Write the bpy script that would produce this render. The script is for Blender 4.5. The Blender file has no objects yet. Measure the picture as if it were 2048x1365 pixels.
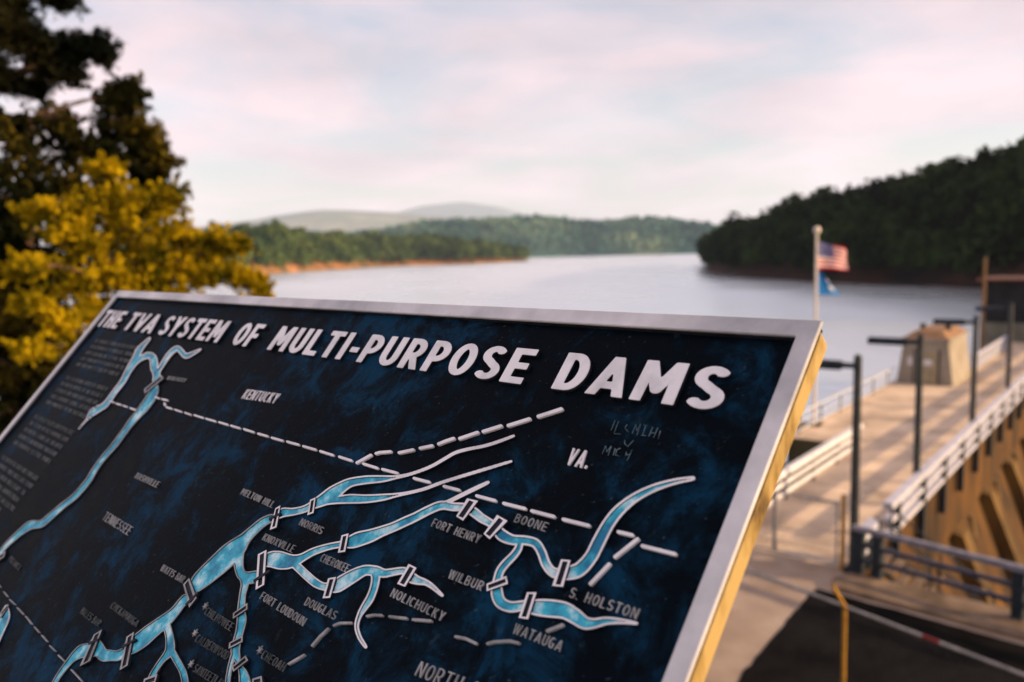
import bpy, bmesh, math, random
import numpy as np
from mathutils import Vector, Matrix

random.seed(7)
rng = np.random.default_rng(11)
SC = bpy.context.scene
COL = SC.collection

# ------------------------------------------------------------------ camera
H = 9.0                                   # camera height over the dam deck (deck = z 0), metres
FPX, CX, CY = 1596.0, 1024.0, 682.5       # focal length / centre in photo pixels (2048 x 1365)
PITCH, ROLL = math.radians(6.27), math.radians(1.42)
CAM = np.array([0.0, 0.0, H])
FWD = np.array([0, math.cos(PITCH), -math.sin(PITCH)])
UP0 = np.array([0, math.sin(PITCH), math.cos(PITCH)])
RT0 = np.array([1.0, 0, 0])
RT = math.cos(ROLL) * RT0 - math.sin(ROLL) * UP0
UPV = math.sin(ROLL) * RT0 + math.cos(ROLL) * UP0
cam_d = bpy.data.cameras.new('camera')
cam = bpy.data.objects.new('camera', cam_d)
COL.objects.link(cam)
m = Matrix(((RT[0], UPV[0], -FWD[0], 0), (RT[1], UPV[1], -FWD[1], 0), (RT[2], UPV[2], -FWD[2], H), (0, 0, 0, 1)))
cam.matrix_world = m
cam_d.sensor_fit = 'HORIZONTAL'
cam_d.sensor_width = 36.0
cam_d.lens = 36.0 * FPX / 2048.0
cam_d.clip_start = 0.02
cam_d.clip_end = 60000
cam_d.dof.use_dof = True
cam_d.dof.focus_distance = 0.92
cam_d.dof.aperture_fstop = 3.7
SC.camera = cam
SC.render.resolution_x, SC.render.resolution_y = 1024, 682

# ------------------------------------------------------------------ sky, sun, exposure
SUN_AZ, SUN_EL = math.radians(103), math.radians(15.5)     # azimuth clockwise from the viewing heading
world = bpy.data.worlds.new('World')
SC.world = world
world.use_nodes = True
wn, wl = world.node_tree.nodes, world.node_tree.links
wn.clear()
wout = wn.new('ShaderNodeOutputWorld')
sky = wn.new('ShaderNodeTexSky')
sky.sky_type = 'NISHITA'
sky.sun_disc = False
sky.sun_elevation = SUN_EL
sky.sun_rotation = SUN_AZ
sky.dust_density = 2.0
bg1 = wn.new('ShaderNodeBackground'); bg1.inputs[1].default_value = 0.115
wl.new(sky.outputs[0], bg1.inputs[0])
# thin high cloud over the whole dome
tc = wn.new('ShaderNodeTexCoord')
sep = wn.new('ShaderNodeSeparateXYZ'); wl.new(tc.outputs['Generated'], sep.inputs[0])
ab = wn.new('ShaderNodeMath'); ab.operation = 'ABSOLUTE'; wl.new(sep.outputs[2], ab.inputs[0])
ad = wn.new('ShaderNodeMath'); ad.operation = 'ADD'; ad.inputs[1].default_value = 0.16; wl.new(ab.outputs[0], ad.inputs[0])
dx = wn.new('ShaderNodeMath'); dx.operation = 'DIVIDE'; wl.new(sep.outputs[0], dx.inputs[0]); wl.new(ad.outputs[0], dx.inputs[1])
dy = wn.new('ShaderNodeMath'); dy.operation = 'DIVIDE'; wl.new(sep.outputs[1], dy.inputs[0]); wl.new(ad.outputs[0], dy.inputs[1])
cmb = wn.new('ShaderNodeCombineXYZ'); wl.new(dx.outputs[0], cmb.inputs[0]); wl.new(dy.outputs[0], cmb.inputs[1])
n1 = wn.new('ShaderNodeTexNoise'); n1.inputs['Scale'].default_value = 1.1; n1.inputs['Detail'].default_value = 7
n1.inputs['Roughness'].default_value = 0.55; n1.inputs['Distortion'].default_value = 0.6
wl.new(cmb.outputs[0], n1.inputs['Vector'])
rp = wn.new('ShaderNodeValToRGB')
rp.color_ramp.elements[0].position = 0.36; rp.color_ramp.elements[0].color = (0.22, 0.22, 0.22, 1)
rp.color_ramp.elements[1].position = 0.58; rp.color_ramp.elements[1].color = (0.98, 0.98, 0.98, 1)
wl.new(n1.outputs[0], rp.inputs[0])
n2 = wn.new('ShaderNodeTexNoise'); n2.inputs['Scale'].default_value = 0.9; n2.inputs['Detail'].default_value = 5
wl.new(cmb.outputs[0], n2.inputs['Vector'])
cr = wn.new('ShaderNodeValToRGB')
cr.color_ramp.elements[0].position = 0.38; cr.color_ramp.elements[0].color = (0.39, 0.325, 0.36, 1)
cr.color_ramp.elements[1].position = 0.60; cr.color_ramp.elements[1].color = (0.578, 0.452, 0.482, 1)
wl.new(n2.outputs[0], cr.inputs[0])
bg2 = wn.new('ShaderNodeBackground'); bg2.inputs[1].default_value = 1.0
wl.new(cr.outputs[0], bg2.inputs[0])
mx = wn.new('ShaderNodeMixShader')
wl.new(rp.outputs[0], mx.inputs[0]); wl.new(bg1.outputs[0], mx.inputs[1]); wl.new(bg2.outputs[0], mx.inputs[2])
wl.new(mx.outputs[0], wout.inputs[0])

sun_d = bpy.data.lights.new('sun', 'SUN')
sun_d.energy = 5.0
sun_d.angle = math.radians(0.6)
sun_d.color = (1.0, 0.70, 0.40)
sun = bpy.data.objects.new('sun', sun_d)
COL.objects.link(sun)
SDIR = Vector((math.sin(SUN_AZ) * math.cos(SUN_EL), math.cos(SUN_AZ) * math.cos(SUN_EL), math.sin(SUN_EL)))
sun.rotation_euler = (-SDIR).to_track_quat('-Z', 'Y').to_euler()
sun.location = (60, -30, 60)

SC.view_settings.view_transform = 'Standard'
SC.view_settings.look = 'None'
SC.view_settings.exposure = 0.9
SC.view_settings.gamma = 1.0
SC.cycles.max_bounces = 6
SC.cycles.transparent_max_bounces = 6
SC.cycles.volume_bounces = 2
SC.cycles.sample_clamp_indirect = 6.0

# ------------------------------------------------------------------ pixel helpers
def ray(x, y):
    return FWD + RT * ((x - CX) / FPX) - UPV * ((y - CY) / FPX)
def onz(x, y, z=0.0):
    d = ray(x, y); return CAM + d * ((z - H) / d[2])
def atd(x, y, dist):
    """point on the ray through a pixel at horizontal distance dist"""
    d = ray(x, y); return CAM + d * (dist / math.hypot(d[0], d[1]))

# ------------------------------------------------------------------ materials
def new_mat(name):
    mt = bpy.data.materials.new(name); mt.use_nodes = True
    nt = mt.node_tree
    return mt, nt.nodes, nt.links, nt.nodes['Principled BSDF']
def noise_mat(name, c1, c2, scale=3.0, rough=0.8, detail=6, spec=0.3, bump=0.0, bscale=None, metal=0.0, lo=0.35, hi=0.65, stretch=None, c3=None, trans=0.0, coord='Object'):
    mt, N, L, P = new_mat(name)
    t = N.new('ShaderNodeTexCoord')
    vec = t.outputs[coord]
    if stretch:
        mp = N.new('ShaderNodeMapping'); mp.inputs['Scale'].default_value = stretch
        L.new(vec, mp.inputs[0]); vec = mp.outputs[0]
    n = N.new('ShaderNodeTexNoise'); n.inputs['Scale'].default_value = scale; n.inputs['Detail'].default_value = detail
    n.inputs['Roughness'].default_value = 0.6
    L.new(vec, n.inputs['Vector'])
    r = N.new('ShaderNodeValToRGB')
    e = r.color_ramp.elements
    e[0].position = lo; e[0].color = (*c1, 1); e[1].position = hi; e[1].color = (*c2, 1)
    if c3:
        q = e.new((lo + hi) / 2); q.color = (*c3, 1)
    L.new(n.outputs[0], r.inputs[0])
    L.new(r.outputs[0], P.inputs['Base Color'])
    P.inputs['Roughness'].default_value = rough
    P.inputs['Specular IOR Level'].default_value = spec
    P.inputs['Metallic'].default_value = metal
    if bump:
        b = N.new('ShaderNodeBump'); b.inputs['Strength'].default_value = bump
        n2 = N.new('ShaderNodeTexNoise'); n2.inputs['Scale'].default_value = bscale or scale * 4; n2.inputs['Detail'].default_value = 4
        L.new(vec, n2.inputs['Vector']); L.new(n2.outputs[0], b.inputs['Height']); L.new(b.outputs[0], P.inputs['Normal'])
    if trans:
        tr = N.new('ShaderNodeBsdfTranslucent'); L.new(r.outputs[0], tr.inputs[0])
        ms = N.new('ShaderNodeMixShader'); ms.inputs[0].default_value = trans
        L.new(P.outputs[0], ms.inputs[1]); L.new(tr.outputs[0], ms.inputs[2])
        L.new(ms.outputs[0], N['Material Output'].inputs[0])
    return mt

M = {}
M['concrete'] = noise_mat('concrete', (0.36, 0.30, 0.24), (0.56, 0.48, 0.40), 0.55, 0.85, 8, bump=0.15, bscale=14)
M['pave'] = noise_mat('pavement_concrete', (0.25, 0.18, 0.13), (0.44, 0.34, 0.26), 0.4, 0.9, 9, bump=0.12, bscale=12)
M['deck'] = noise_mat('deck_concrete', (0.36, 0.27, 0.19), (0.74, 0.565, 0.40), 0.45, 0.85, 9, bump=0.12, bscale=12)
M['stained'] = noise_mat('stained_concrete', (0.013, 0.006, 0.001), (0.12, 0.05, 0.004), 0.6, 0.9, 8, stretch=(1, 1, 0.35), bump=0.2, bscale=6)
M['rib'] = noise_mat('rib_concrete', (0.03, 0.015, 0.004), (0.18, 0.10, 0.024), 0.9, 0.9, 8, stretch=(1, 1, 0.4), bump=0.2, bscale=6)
M['curb'] = noise_mat('curb_concrete', (0.10, 0.068, 0.042), (0.26, 0.18, 0.12), 1.2, 0.9, 8)
M['shaded_asphalt'] = noise_mat('shaded_asphalt', (0.003, 0.0028, 0.003), (0.011, 0.010, 0.0095), 0.8, 0.95, 8, spec=0.02, bump=0.2, bscale=60)  # asphalt with its shade put into the near-black colour
M['white'] = noise_mat('white_paint', (0.40, 0.40, 0.46), (0.54, 0.53, 0.60), 2.0, 0.55, 6)
M['darkpost'] = noise_mat('dark_steel', (0.010, 0.016, 0.022), (0.03, 0.04, 0.05), 3.0, 0.6, 4, spec=0.2)
M['bluerail'] = noise_mat('blue_grey_rail', (0.018, 0.022, 0.042), (0.055, 0.058, 0.09), 2.5, 0.5, 4)
M['toprail'] = noise_mat('skylit_top_rail', (0.12, 0.12, 0.15), (0.26, 0.25, 0.28), 3.0, 0.5, 5)  # paler than the lower bars: sky light put into the colour
M['brightrail'] = noise_mat('bright_white_paint', (0.56, 0.54, 0.56), (0.72, 0.70, 0.72), 2.0, 0.55, 6)
M['palerail'] = noise_mat('pale_rail', (0.40, 0.41, 0.44), (0.55, 0.55, 0.58), 2.0, 0.5, 4)
M['lamp'] = noise_mat('lamp_steel', (0.018, 0.022, 0.025), (0.05, 0.055, 0.055), 3.0, 0.55, 4)
M['galv'] = noise_mat('galvanised', (0.20, 0.195, 0.19), (0.38, 0.36, 0.34), 6.0, 0.45, 4, spec=0.5)
M['wire'] = noise_mat('wire', (0.10, 0.095, 0.09), (0.18, 0.17, 0.16), 6.0, 0.6, 3)
M['yellow'] = noise_mat('yellow_post', (0.30, 0.13, 0.012), (0.52, 0.28, 0.03), 14.0, 0.6, 5)
M['red'] = noise_mat('red_tape', (0.16, 0.012, 0.012), (0.26, 0.02, 0.018), 9.0, 0.5)
M['kiosk'] = noise_mat('kiosk_wall', (0.23, 0.195, 0.15), (0.33, 0.285, 0.225), 0.9, 0.85, 7)
M['kioskroof'] = noise_mat('kiosk_roof', (0.20, 0.105, 0.05), (0.31, 0.175, 0.085), 1.5, 0.85, 6)
M['door'] = noise_mat('kiosk_door', (0.24, 0.20, 0.12), (0.34, 0.28, 0.18), 2.0, 0.6)
M['handle'] = noise_mat('dark_trim', (0.02, 0.02, 0.018), (0.05, 0.045, 0.04), 4.0, 0.6)
M['gold'] = noise_mat('pole_paint', (0.62, 0.52, 0.42), (0.76, 0.66, 0.55), 2.0, 0.4, spec=0.5)
M['wood'] = noise_mat('utility_pole', (0.14, 0.075, 0.03), (0.25, 0.14, 0.06), 2.0, 0.9)
M['building'] = noise_mat('dim_wall', (0.10, 0.095, 0.07), (0.17, 0.16, 0.12), 0.8, 0.9)
M['darkbuilding'] = noise_mat('dark_wall', (0.010, 0.011, 0.012), (0.025, 0.026, 0.028), 0.8, 0.9)
M['litroof'] = noise_mat('orange_lit_roof', (0.05, 0.018, 0.01), (0.13, 0.045, 0.02), 1.0, 0.8)  # orange light on the eave put into a red-brown colour
M['bluepane'] = noise_mat('blue_panel', (0.012, 0.03, 0.07), (0.02, 0.05, 0.11), 1.0, 0.4)
M['earth'] = noise_mat('hillside_earth', (0.03, 0.028, 0.012), (0.09, 0.07, 0.03), 0.4, 0.95, 8)
M['valley'] = noise_mat('valley_ground', (0.035, 0.028, 0.012), (0.12, 0.08, 0.03), 0.12, 0.95, 8)
M['clay'] = noise_mat('red_clay', (0.04, 0.04, 0.016), (0.38, 0.17, 0.06), 0.03, 0.95, 6)
M['clay_dark'] = noise_mat('shore_clay', (0.008, 0.004, 0.003), (0.05, 0.015, 0.006), 0.06, 0.95, 6)
M['stone'] = noise_mat('terrace_stone', (0.22, 0.2, 0.17), (0.36, 0.33, 0.29), 1.2, 0.9, 7, bump=0.3)
M['bark'] = noise_mat('bark', (0.035, 0.02, 0.012), (0.10, 0.055, 0.03), 6.0, 0.95, 6, stretch=(1, 1, 0.2))
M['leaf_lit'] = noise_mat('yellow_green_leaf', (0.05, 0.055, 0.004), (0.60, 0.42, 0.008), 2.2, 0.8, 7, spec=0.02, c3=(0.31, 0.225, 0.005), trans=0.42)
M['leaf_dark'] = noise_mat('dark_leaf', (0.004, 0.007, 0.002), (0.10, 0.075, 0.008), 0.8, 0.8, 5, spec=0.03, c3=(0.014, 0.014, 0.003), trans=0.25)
M['undergrowth'] = noise_mat('undergrowth_leaf', (0.012, 0.02, 0.005), (0.09, 0.10, 0.025), 0.7, 0.85, 5, spec=0.03, trans=0.25)
M['needle'] = noise_mat('pine_needle', (0.003, 0.005, 0.003), (0.020, 0.018, 0.006), 1.2, 0.8, 4, spec=0.03, trans=0.15)
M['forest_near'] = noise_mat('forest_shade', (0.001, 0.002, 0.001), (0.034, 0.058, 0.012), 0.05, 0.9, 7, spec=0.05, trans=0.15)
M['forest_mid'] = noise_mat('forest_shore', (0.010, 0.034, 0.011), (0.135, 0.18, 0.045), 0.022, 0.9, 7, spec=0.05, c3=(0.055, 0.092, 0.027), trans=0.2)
M['forest_far'] = noise_mat('forest_ridge', (0.008, 0.085, 0.10), (0.22, 0.32, 0.21), 0.006, 0.9, 7, spec=0.05, c3=(0.08, 0.20, 0.165), trans=0.2)  # part of the haze is put into this blue-green colour
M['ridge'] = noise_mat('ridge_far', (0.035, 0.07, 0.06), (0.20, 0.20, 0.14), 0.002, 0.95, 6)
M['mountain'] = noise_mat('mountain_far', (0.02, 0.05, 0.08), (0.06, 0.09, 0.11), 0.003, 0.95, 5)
M['signwhite'] = noise_mat('sign_white', (0.5, 0.48, 0.48), (0.66, 0.64, 0.64), 3.0, 0.6)
M['flagwhite'] = noise_mat('flag_white', (0.68, 0.62, 0.62), (0.8, 0.74, 0.74), 2.0, 0.8, trans=0.45)
M['flagred'] = noise_mat('flag_red', (0.46, 0.006, 0.015), (0.58, 0.012, 0.025), 2.0, 0.8, trans=0.45)
M['flagblue'] = noise_mat('flag_canton', (0.010, 0.03, 0.22), (0.015, 0.045, 0.30), 2.0, 0.8, trans=0.45)
M['flagcyan'] = noise_mat('flag_sky_blue', (0.01, 0.20, 0.52), (0.02, 0.26, 0.62), 1.5, 0.8, trans=0.45)

# lake surface
mt, N, L, P = new_mat('lake_water'); M['water'] = mt
P.inputs['Base Color'].default_value = (0.80, 0.85, 0.875, 1)
P.inputs['Metallic'].default_value = 0.88
P.inputs['Roughness'].default_value = 0.30
P.inputs['IOR'].default_value = 1.33
P.inputs['Specular IOR Level'].default_value = 0.9
tcw = N.new('ShaderNodeTexCoord')
w1 = N.new('ShaderNodeTexNoise'); w1.inputs['Scale'].default_value = 0.55; w1.inputs['Detail'].default_value = 5
w2 = N.new('ShaderNodeTexNoise'); w2.inputs['Scale'].default_value = 0.06; w2.inputs['Detail'].default_value = 3
mapw = N.new('ShaderNodeMapping'); mapw.inputs['Scale'].default_value = (1, 0.55, 1); mapw.inputs['Rotation'].default_value = (0, 0, 0.5)
L.new(tcw.outputs['Object'], mapw.inputs[0])
L.new(mapw.outputs[0], w1.inputs['Vector']); L.new(mapw.outputs[0], w2.inputs['Vector'])
mw = N.new('ShaderNodeMath'); mw.operation = 'MULTIPLY_ADD'; mw.inputs[1].default_value = 3.0
L.new(w2.outputs[0], mw.inputs[0]); L.new(w1.outputs[0], mw.inputs[2])
w3 = N.new('ShaderNodeTexNoise'); w3.inputs['Scale'].default_value = 0.012; w3.inputs['Detail'].default_value = 4
L.new(mapw.outputs[0], w3.inputs['Vector'])
wr = N.new('ShaderNodeMapRange'); wr.inputs[1].default_value = 0.35; wr.inputs[2].default_value = 0.65; wr.inputs[3].default_value = 0.22; wr.inputs[4].default_value = 0.40
L.new(w3.outputs[0], wr.inputs[0]); L.new(wr.outputs[0], P.inputs['Roughness'])
bw = N.new('ShaderNodeBump'); bw.inputs['Strength'].default_value = 0.45; bw.inputs['Distance'].default_value = 0.30
L.new(mw.outputs[0], bw.inputs['Height']); L.new(bw.outputs[0], P.inputs['Normal'])

# plaque metal: near-black enamel worn to blue patina, streaks and fine scratches
mt, N, L, P = new_mat('plaque_enamel'); M['plate'] = mt
t = N.new('ShaderNodeTexCoord')
mp1 = N.new('ShaderNodeMapping'); mp1.inputs['Rotation'].default_value = (0.72, 0.15, 0.78); mp1.inputs['Scale'].default_value = (1, 1, 1)
L.new(t.outputs['Object'], mp1.inputs[0])
a1 = N.new('ShaderNodeTexNoise'); a1.inputs['Scale'].default_value = 15.0; a1.inputs['Detail'].default_value = 10; a1.inputs['Roughness'].default_value = 0.72; a1.inputs['Distortion'].default_value = 0.5
a2 = N.new('ShaderNodeTexNoise'); a2.inputs['Scale'].default_value = 3.2; a2.inputs['Detail'].default_value = 3
mps = N.new('ShaderNodeMapping'); mps.inputs['Scale'].default_value = (60, 60, 7); 
L.new(t.outputs['Object'], mps.inputs[0])
a3 = N.new('ShaderNodeTexNoise'); a3.inputs['Scale'].default_value = 1.0; a3.inputs['Detail'].default_value = 6; a3.inputs['Roughness'].default_value = 0.7
L.new(mp1.outputs[0], a1.inputs['Vector']); L.new(mp1.outputs[0], a2.inputs['Vector']); L.new(mps.outputs[0], a3.inputs['Vector'])
am = N.new('ShaderNodeMath'); am.operation = 'MULTIPLY_ADD'; am.inputs[1].default_value = 0.55
L.new(a2.outputs[0], am.inputs[0]); L.new(a1.outputs[0], am.inputs[2])
ar = N.new('ShaderNodeValToRGB')
e = ar.color_ramp.elements
e[0].position = 0.75; e[0].color = (0.0011, 0.0034, 0.0062, 1)
e[1].position = 0.93; e[1].color = (0.003, 0.032, 0.070, 1)
q = e.new(0.82); q.color = (0.0016, 0.009, 0.018, 1)
L.new(am.outputs[0], ar.inputs[0])
sr = N.new('ShaderNodeValToRGB')
sr.color_ramp.elements[0].position = 0.63; sr.color_ramp.elements[0].color = (0, 0, 0, 1)
sr.color_ramp.elements[1].position = 0.86; sr.color_ramp.elements[1].color = (0.035, 0.045, 0.055, 1)
L.new(a3.outputs[0], sr.inputs[0])
mixc = N.new('ShaderNodeMix'); mixc.data_type = 'RGBA'; mixc.blend_type = 'ADD'; mixc.inputs[0].default_value = 1.0
L.new(ar.outputs[0], mixc.inputs[6]); L.new(sr.outputs[0], mixc.inputs[7])
L.new(mixc.outputs[2], P.inputs['Base Color'])
P.inputs['Specular IOR Level'].default_value = 0.025
rr = N.new('ShaderNodeMapRange'); rr.inputs[3].default_value = 0.38; rr.inputs[4].default_value = 0.7
L.new(a1.outputs[0], rr.inputs[0]); L.new(rr.outputs[0], P.inputs['Roughness'])
mpf = N.new('ShaderNodeMapping'); mpf.inputs['Rotation'].default_value = (0.3, 0.6, 0.2); mpf.inputs['Scale'].default_value = (25, 260, 260)
L.new(t.outputs['Object'], mpf.inputs[0])
a5 = N.new('ShaderNodeTexNoise'); a5.inputs['Scale'].default_value = 1.0; a5.inputs['Detail'].default_value = 3
L.new(mpf.outputs[0], a5.inputs['Vector'])
fr = N.new('ShaderNodeValToRGB')
fr.color_ramp.elements[0].position = 0.68; fr.color_ramp.elements[0].color = (0, 0, 0, 1)
fr.color_ramp.elements[1].position = 0.78; fr.color_ramp.elements[1].color = (0.045, 0.06, 0.07, 1)
L.new(a5.outputs[0], fr.inputs[0])
mix2 = N.new('ShaderNodeMix'); mix2.data_type = 'RGBA'; mix2.blend_type = 'ADD'; mix2.inputs[0].default_value = 1.0
L.new(mixc.outputs[2], mix2.inputs[6]); L.new(fr.outputs[0], mix2.inputs[7])
L.new(mix2.outputs[2], P.inputs['Base Color'])
a4 = N.new('ShaderNodeTexNoise'); a4.inputs['Scale'].default_value = 260; a4.inputs['Detail'].default_value = 4
L.new(t.outputs['Object'], a4.inputs['Vector'])
bb = N.new('ShaderNodeBump'); bb.inputs['Strength'].default_value = 0.3; bb.inputs['Distance'].default_value = 0.002
L.new(a4.outputs[0], bb.inputs['Height']); L.new(bb.outputs[0], P.inputs['Normal'])

M['relief'] = noise_mat('relief_white', (0.54, 0.525, 0.53), (0.82, 0.795, 0.80), 22.0, 0.5, 7, spec=0.5, lo=0.25, hi=0.55)
M['smallrelief'] = noise_mat('relief_grey_falloff', (0.16, 0.17, 0.17), (0.40, 0.40, 0.395), 40.0, 0.5, 6, spec=0.4)  # grey relief; light falloff over the lower-left map put into the colour
M['tinyrelief'] = noise_mat('relief_dim_falloff', (0.045, 0.055, 0.055), (0.15, 0.16, 0.16), 60.0, 0.6, 6, spec=0.2)  # dim relief for text lines; lower-left names take light falloff as colour
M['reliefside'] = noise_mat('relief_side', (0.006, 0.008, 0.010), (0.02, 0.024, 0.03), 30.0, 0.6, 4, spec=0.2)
M['scratch'] = noise_mat('scratch_mark', (0.02, 0.06, 0.08), (0.16, 0.24, 0.27), 90.0, 0.6, 4)
M['river'] = noise_mat('river_paint', (0.003, 0.17, 0.31), (0.62, 0.86, 0.88), 34.0, 0.45, 9, spec=0.3, lo=0.36, hi=0.66, c3=(0.03, 0.45, 0.60))
M['slot'] = noise_mat('dam_slot', (0.004, 0.006, 0.010), (0.010, 0.014, 0.03), 20.0, 0.6, 4, spec=0.2)
M['frame'] = noise_mat('frame_aluminium', (0.36, 0.36, 0.37), (0.74, 0.72, 0.72), 6.0, 0.45, 10, spec=0.5, metal=0.15, bump=0.1, bscale=180)
M['backing'] = noise_mat('backing_wood', (0.06, 0.03, 0.006), (0.38, 0.265, 0.095), 20.0, 0.75, 8, stretch=(1.6, 1.6, 0.6), lo=0.3, hi=0.55, c3=(0.25, 0.16, 0.042), bump=0.2, bscale=60)
M['pedestal'] = noise_mat('pedestal_stone', (0.2, 0.18, 0.15), (0.34, 0.31, 0.27), 3.0, 0.9, 7, bump=0.3)

# ------------------------------------------------------------------ mesh helpers
class MB:
    def __init__(s): s.v = []; s.f = []
    def add(s, v, f):
        o = len(s.v); s.v += [tuple(map(float, p)) for p in v]; s.f += [tuple(i + o for i in q) for q in f]
        return s
    def box(s, c, hx, hy, hz, ax=None):
        ax = ax if ax is not None else np.eye(3)
        c = np.asarray(c, float); v = []
        for z in (-1, 1):
            for x, y in ((-1, -1), (1, -1), (1, 1), (-1, 1)):
                v.append(c + ax[0] * hx * x + ax[1] * hy * y + ax[2] * hz * z)
        return s.add(v, [(3, 2, 1, 0), (4, 5, 6, 7), (0, 1, 5, 4), (1, 2, 6, 5), (2, 3, 7, 6), (3, 0, 4, 7)])
    def tube(s, p0, p1, r0, r1=None, n=10):
        r1 = r0 if r1 is None else r1
        p0, p1 = np.asarray(p0, float), np.asarray(p1, float)
        d = p1 - p0; d /= np.linalg.norm(d)
        h = np.array([0, 0, 1.0]) if abs(d[2]) < 0.9 else np.array([1.0, 0, 0])
        x = np.cross(d, h); x /= np.linalg.norm(x); y = np.cross(d, x)
        v = [p0 + (x * math.cos(t) + y * math.sin(t)) * r0 for t in np.arange(n) * 2 * math.pi / n]
        v += [p1 + (x * math.cos(t) + y * math.sin(t)) * r1 for t in np.arange(n) * 2 * math.pi / n]
        f = [(i, i + n, (i + 1) % n + n, (i + 1) % n) for i in range(n)] + [tuple(range(n)), tuple(range(2 * n - 1, n - 1, -1))]
        return s.add(v, f)
    def path(s, pts, rad, n=8):
        for i in range(len(pts) - 1):
            s.tube(pts[i], pts[i + 1], rad[i], rad[i + 1], n)
        return s
    def prism(s, poly, z0, z1):
        n = len(poly)
        v = [(p[0], p[1], z0) for p in poly] + [(p[0], p[1], z1) for p in poly]
        f = [tuple(range(n - 1, -1, -1)), tuple(range(n, 2 * n))] + [(i, (i + 1) % n, (i + 1) % n + n, i + n) for i in range(n)]
        return s.add(v, f)
    def build(s, name, mat, parent=None, smooth=False, bevel=0.0):
        return mk(name, np.array(s.v), s.f, mat, parent, smooth, bevel)

def mk(name, v, f, mat, parent=None, smooth=False, bevel=0.0):
    v = np.asarray(v, float)
    off = np.array(parent['_o']) if parent is not None else np.zeros(3)
    me = bpy.data.meshes.new(name)
    me.from_pydata([tuple(p) for p in (v - off)], [], [tuple(q) for q in f])
    bm = bmesh.new(); bm.from_mesh(me)
    bmesh.ops.recalc_face_normals(bm, faces=bm.faces)
    if bevel:
        bmesh.ops.bevel(bm, geom=bm.edges[:], offset=bevel, segments=1, affect='EDGES')
    bm.to_mesh(me); bm.free()
    if smooth:
        me.polygons.foreach_set('use_smooth', [True] * len(me.polygons))
    me.materials.append(M[mat])
    return link(name, me, parent)
def link(name, me, parent=None):
    o = bpy.data.objects.new(name, me); COL.objects.link(o)
    if parent is not None:
        o.parent = parent; o['_o'] = list(parent['_o'])
    return o
def root(name, loc, label, cat, group=None):
    o = bpy.data.objects.new(name, None); COL.objects.link(o)
    o.location = tuple(map(float, loc)); o.empty_display_size = 0.2
    o['_o'] = [float(x) for x in loc]
    return tag(o, label, cat, group)
def tag(o, label, cat, group=None):
    o['label'] = label; o['category'] = cat
    if group: o['group'] = group
    return o
def struct(o): o['kind'] = 'structure'; return o
def stuff(o): o['kind'] = 'stuff'; return o
def place(src, name, parent, delta):
    """another copy of a part, sharing its mesh, moved by delta"""
    o = src.copy(); o.name = name; COL.objects.link(o); o.parent = parent
    o.location = Vector(src.location) + Vector(tuple(map(float, delta)))
    return o
def quads(name, v, mat, parent=None):
    """v: (n,4,3) array of quads"""
    n = len(v); off = np.array(parent['_o']) if parent is not None else 0
    me = bpy.data.meshes.new(name)
    me.vertices.add(n * 4); me.vertices.foreach_set('co', (v.reshape(-1, 3) - off).astype(np.float32).ravel())
    me.loops.add(n * 4); me.loops.foreach_set('vertex_index', np.arange(n * 4, dtype=np.int32))
    me.polygons.add(n); me.polygons.foreach_set('loop_start', np.arange(0, n * 4, 4, dtype=np.int32))
    me.polygons.foreach_set('loop_total', np.full(n, 4, dtype=np.int32))
    me.update(); me.validate()
    me.materials.append(M[mat])
    return link(name, me, parent)
def leaf_quads(c, size, nrm=None, elong=1.0):
    """random leaf-sized faces centred at c (n,3)"""
    n = len(c)
    a = rng.normal(size=(n, 3))
    if nrm is not None: a = a * 0.7 + nrm
    a /= np.linalg.norm(a, axis=1)[:, None]
    b = rng.normal(size=(n, 3)); b -= a * (a * b).sum(1)[:, None]; b /= np.linalg.norm(b, axis=1)[:, None]
    d = np.cross(a, b)
    s = (size * rng.uniform(0.6, 1.3, n))[:, None] if np.isscalar(size) else (size * rng.uniform(0.6, 1.3, n))[:, None]
    b = b * s * elong; d = d * s
    k = rng.uniform(-0.25, 0.25, (n, 1))
    return np.stack([c - b, c - d * (0.7 + k), c + b, c + d * (0.7 - k)], axis=1)

# dam frame of reference: A on the downstream rail line, av along the dam away from us, rv downstream
A = np.array([11.14, 23.71, 0.0])
av = np.array([0.634, 0.7733, 0.0]); rv = np.array([0.7733, -0.634, 0.0]); zv = np.array([0, 0, 1.0])
DAX = np.array([av, rv, zv])
def D(s, o, z=0.0): return A + av * s + rv * o + zv * z
def dbox(mb, s0, s1, o0, o1, z0, z1):
    return mb.box(D((s0 + s1) / 2, (o0 + o1) / 2, (z0 + z1) / 2), abs(s1 - s0) / 2, abs(o1 - o0) / 2, abs(z1 - z0) / 2, DAX)

# ================================================================== SETTING
WZ = -5.0
gz = MB().add([(-21900, -1500, -22), (21900, -1500, -22), (21900, 27500, -22), (-21900, 27500, -22)], [(0, 1, 2, 3)])
struct(gz.build('ground', 'valley'))
pts = [D(-60, -3.0), D(11, -3.0), D(12, -6.3), D(37, -6.3), D(38, -3.0), D(58, -3.0), D(58, 0) + np.array([2600, -200, 0]), np.array([20000, 27000, 0]), np.array([-20000, 27000, 0]), np.array([-20000, -60, 0]), np.array([-60, -60, 0])]
struct(MB().add([(p[0], p[1], WZ) for p in pts], [tuple(range(len(pts)))]).build('lake_water', 'water'))

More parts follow.
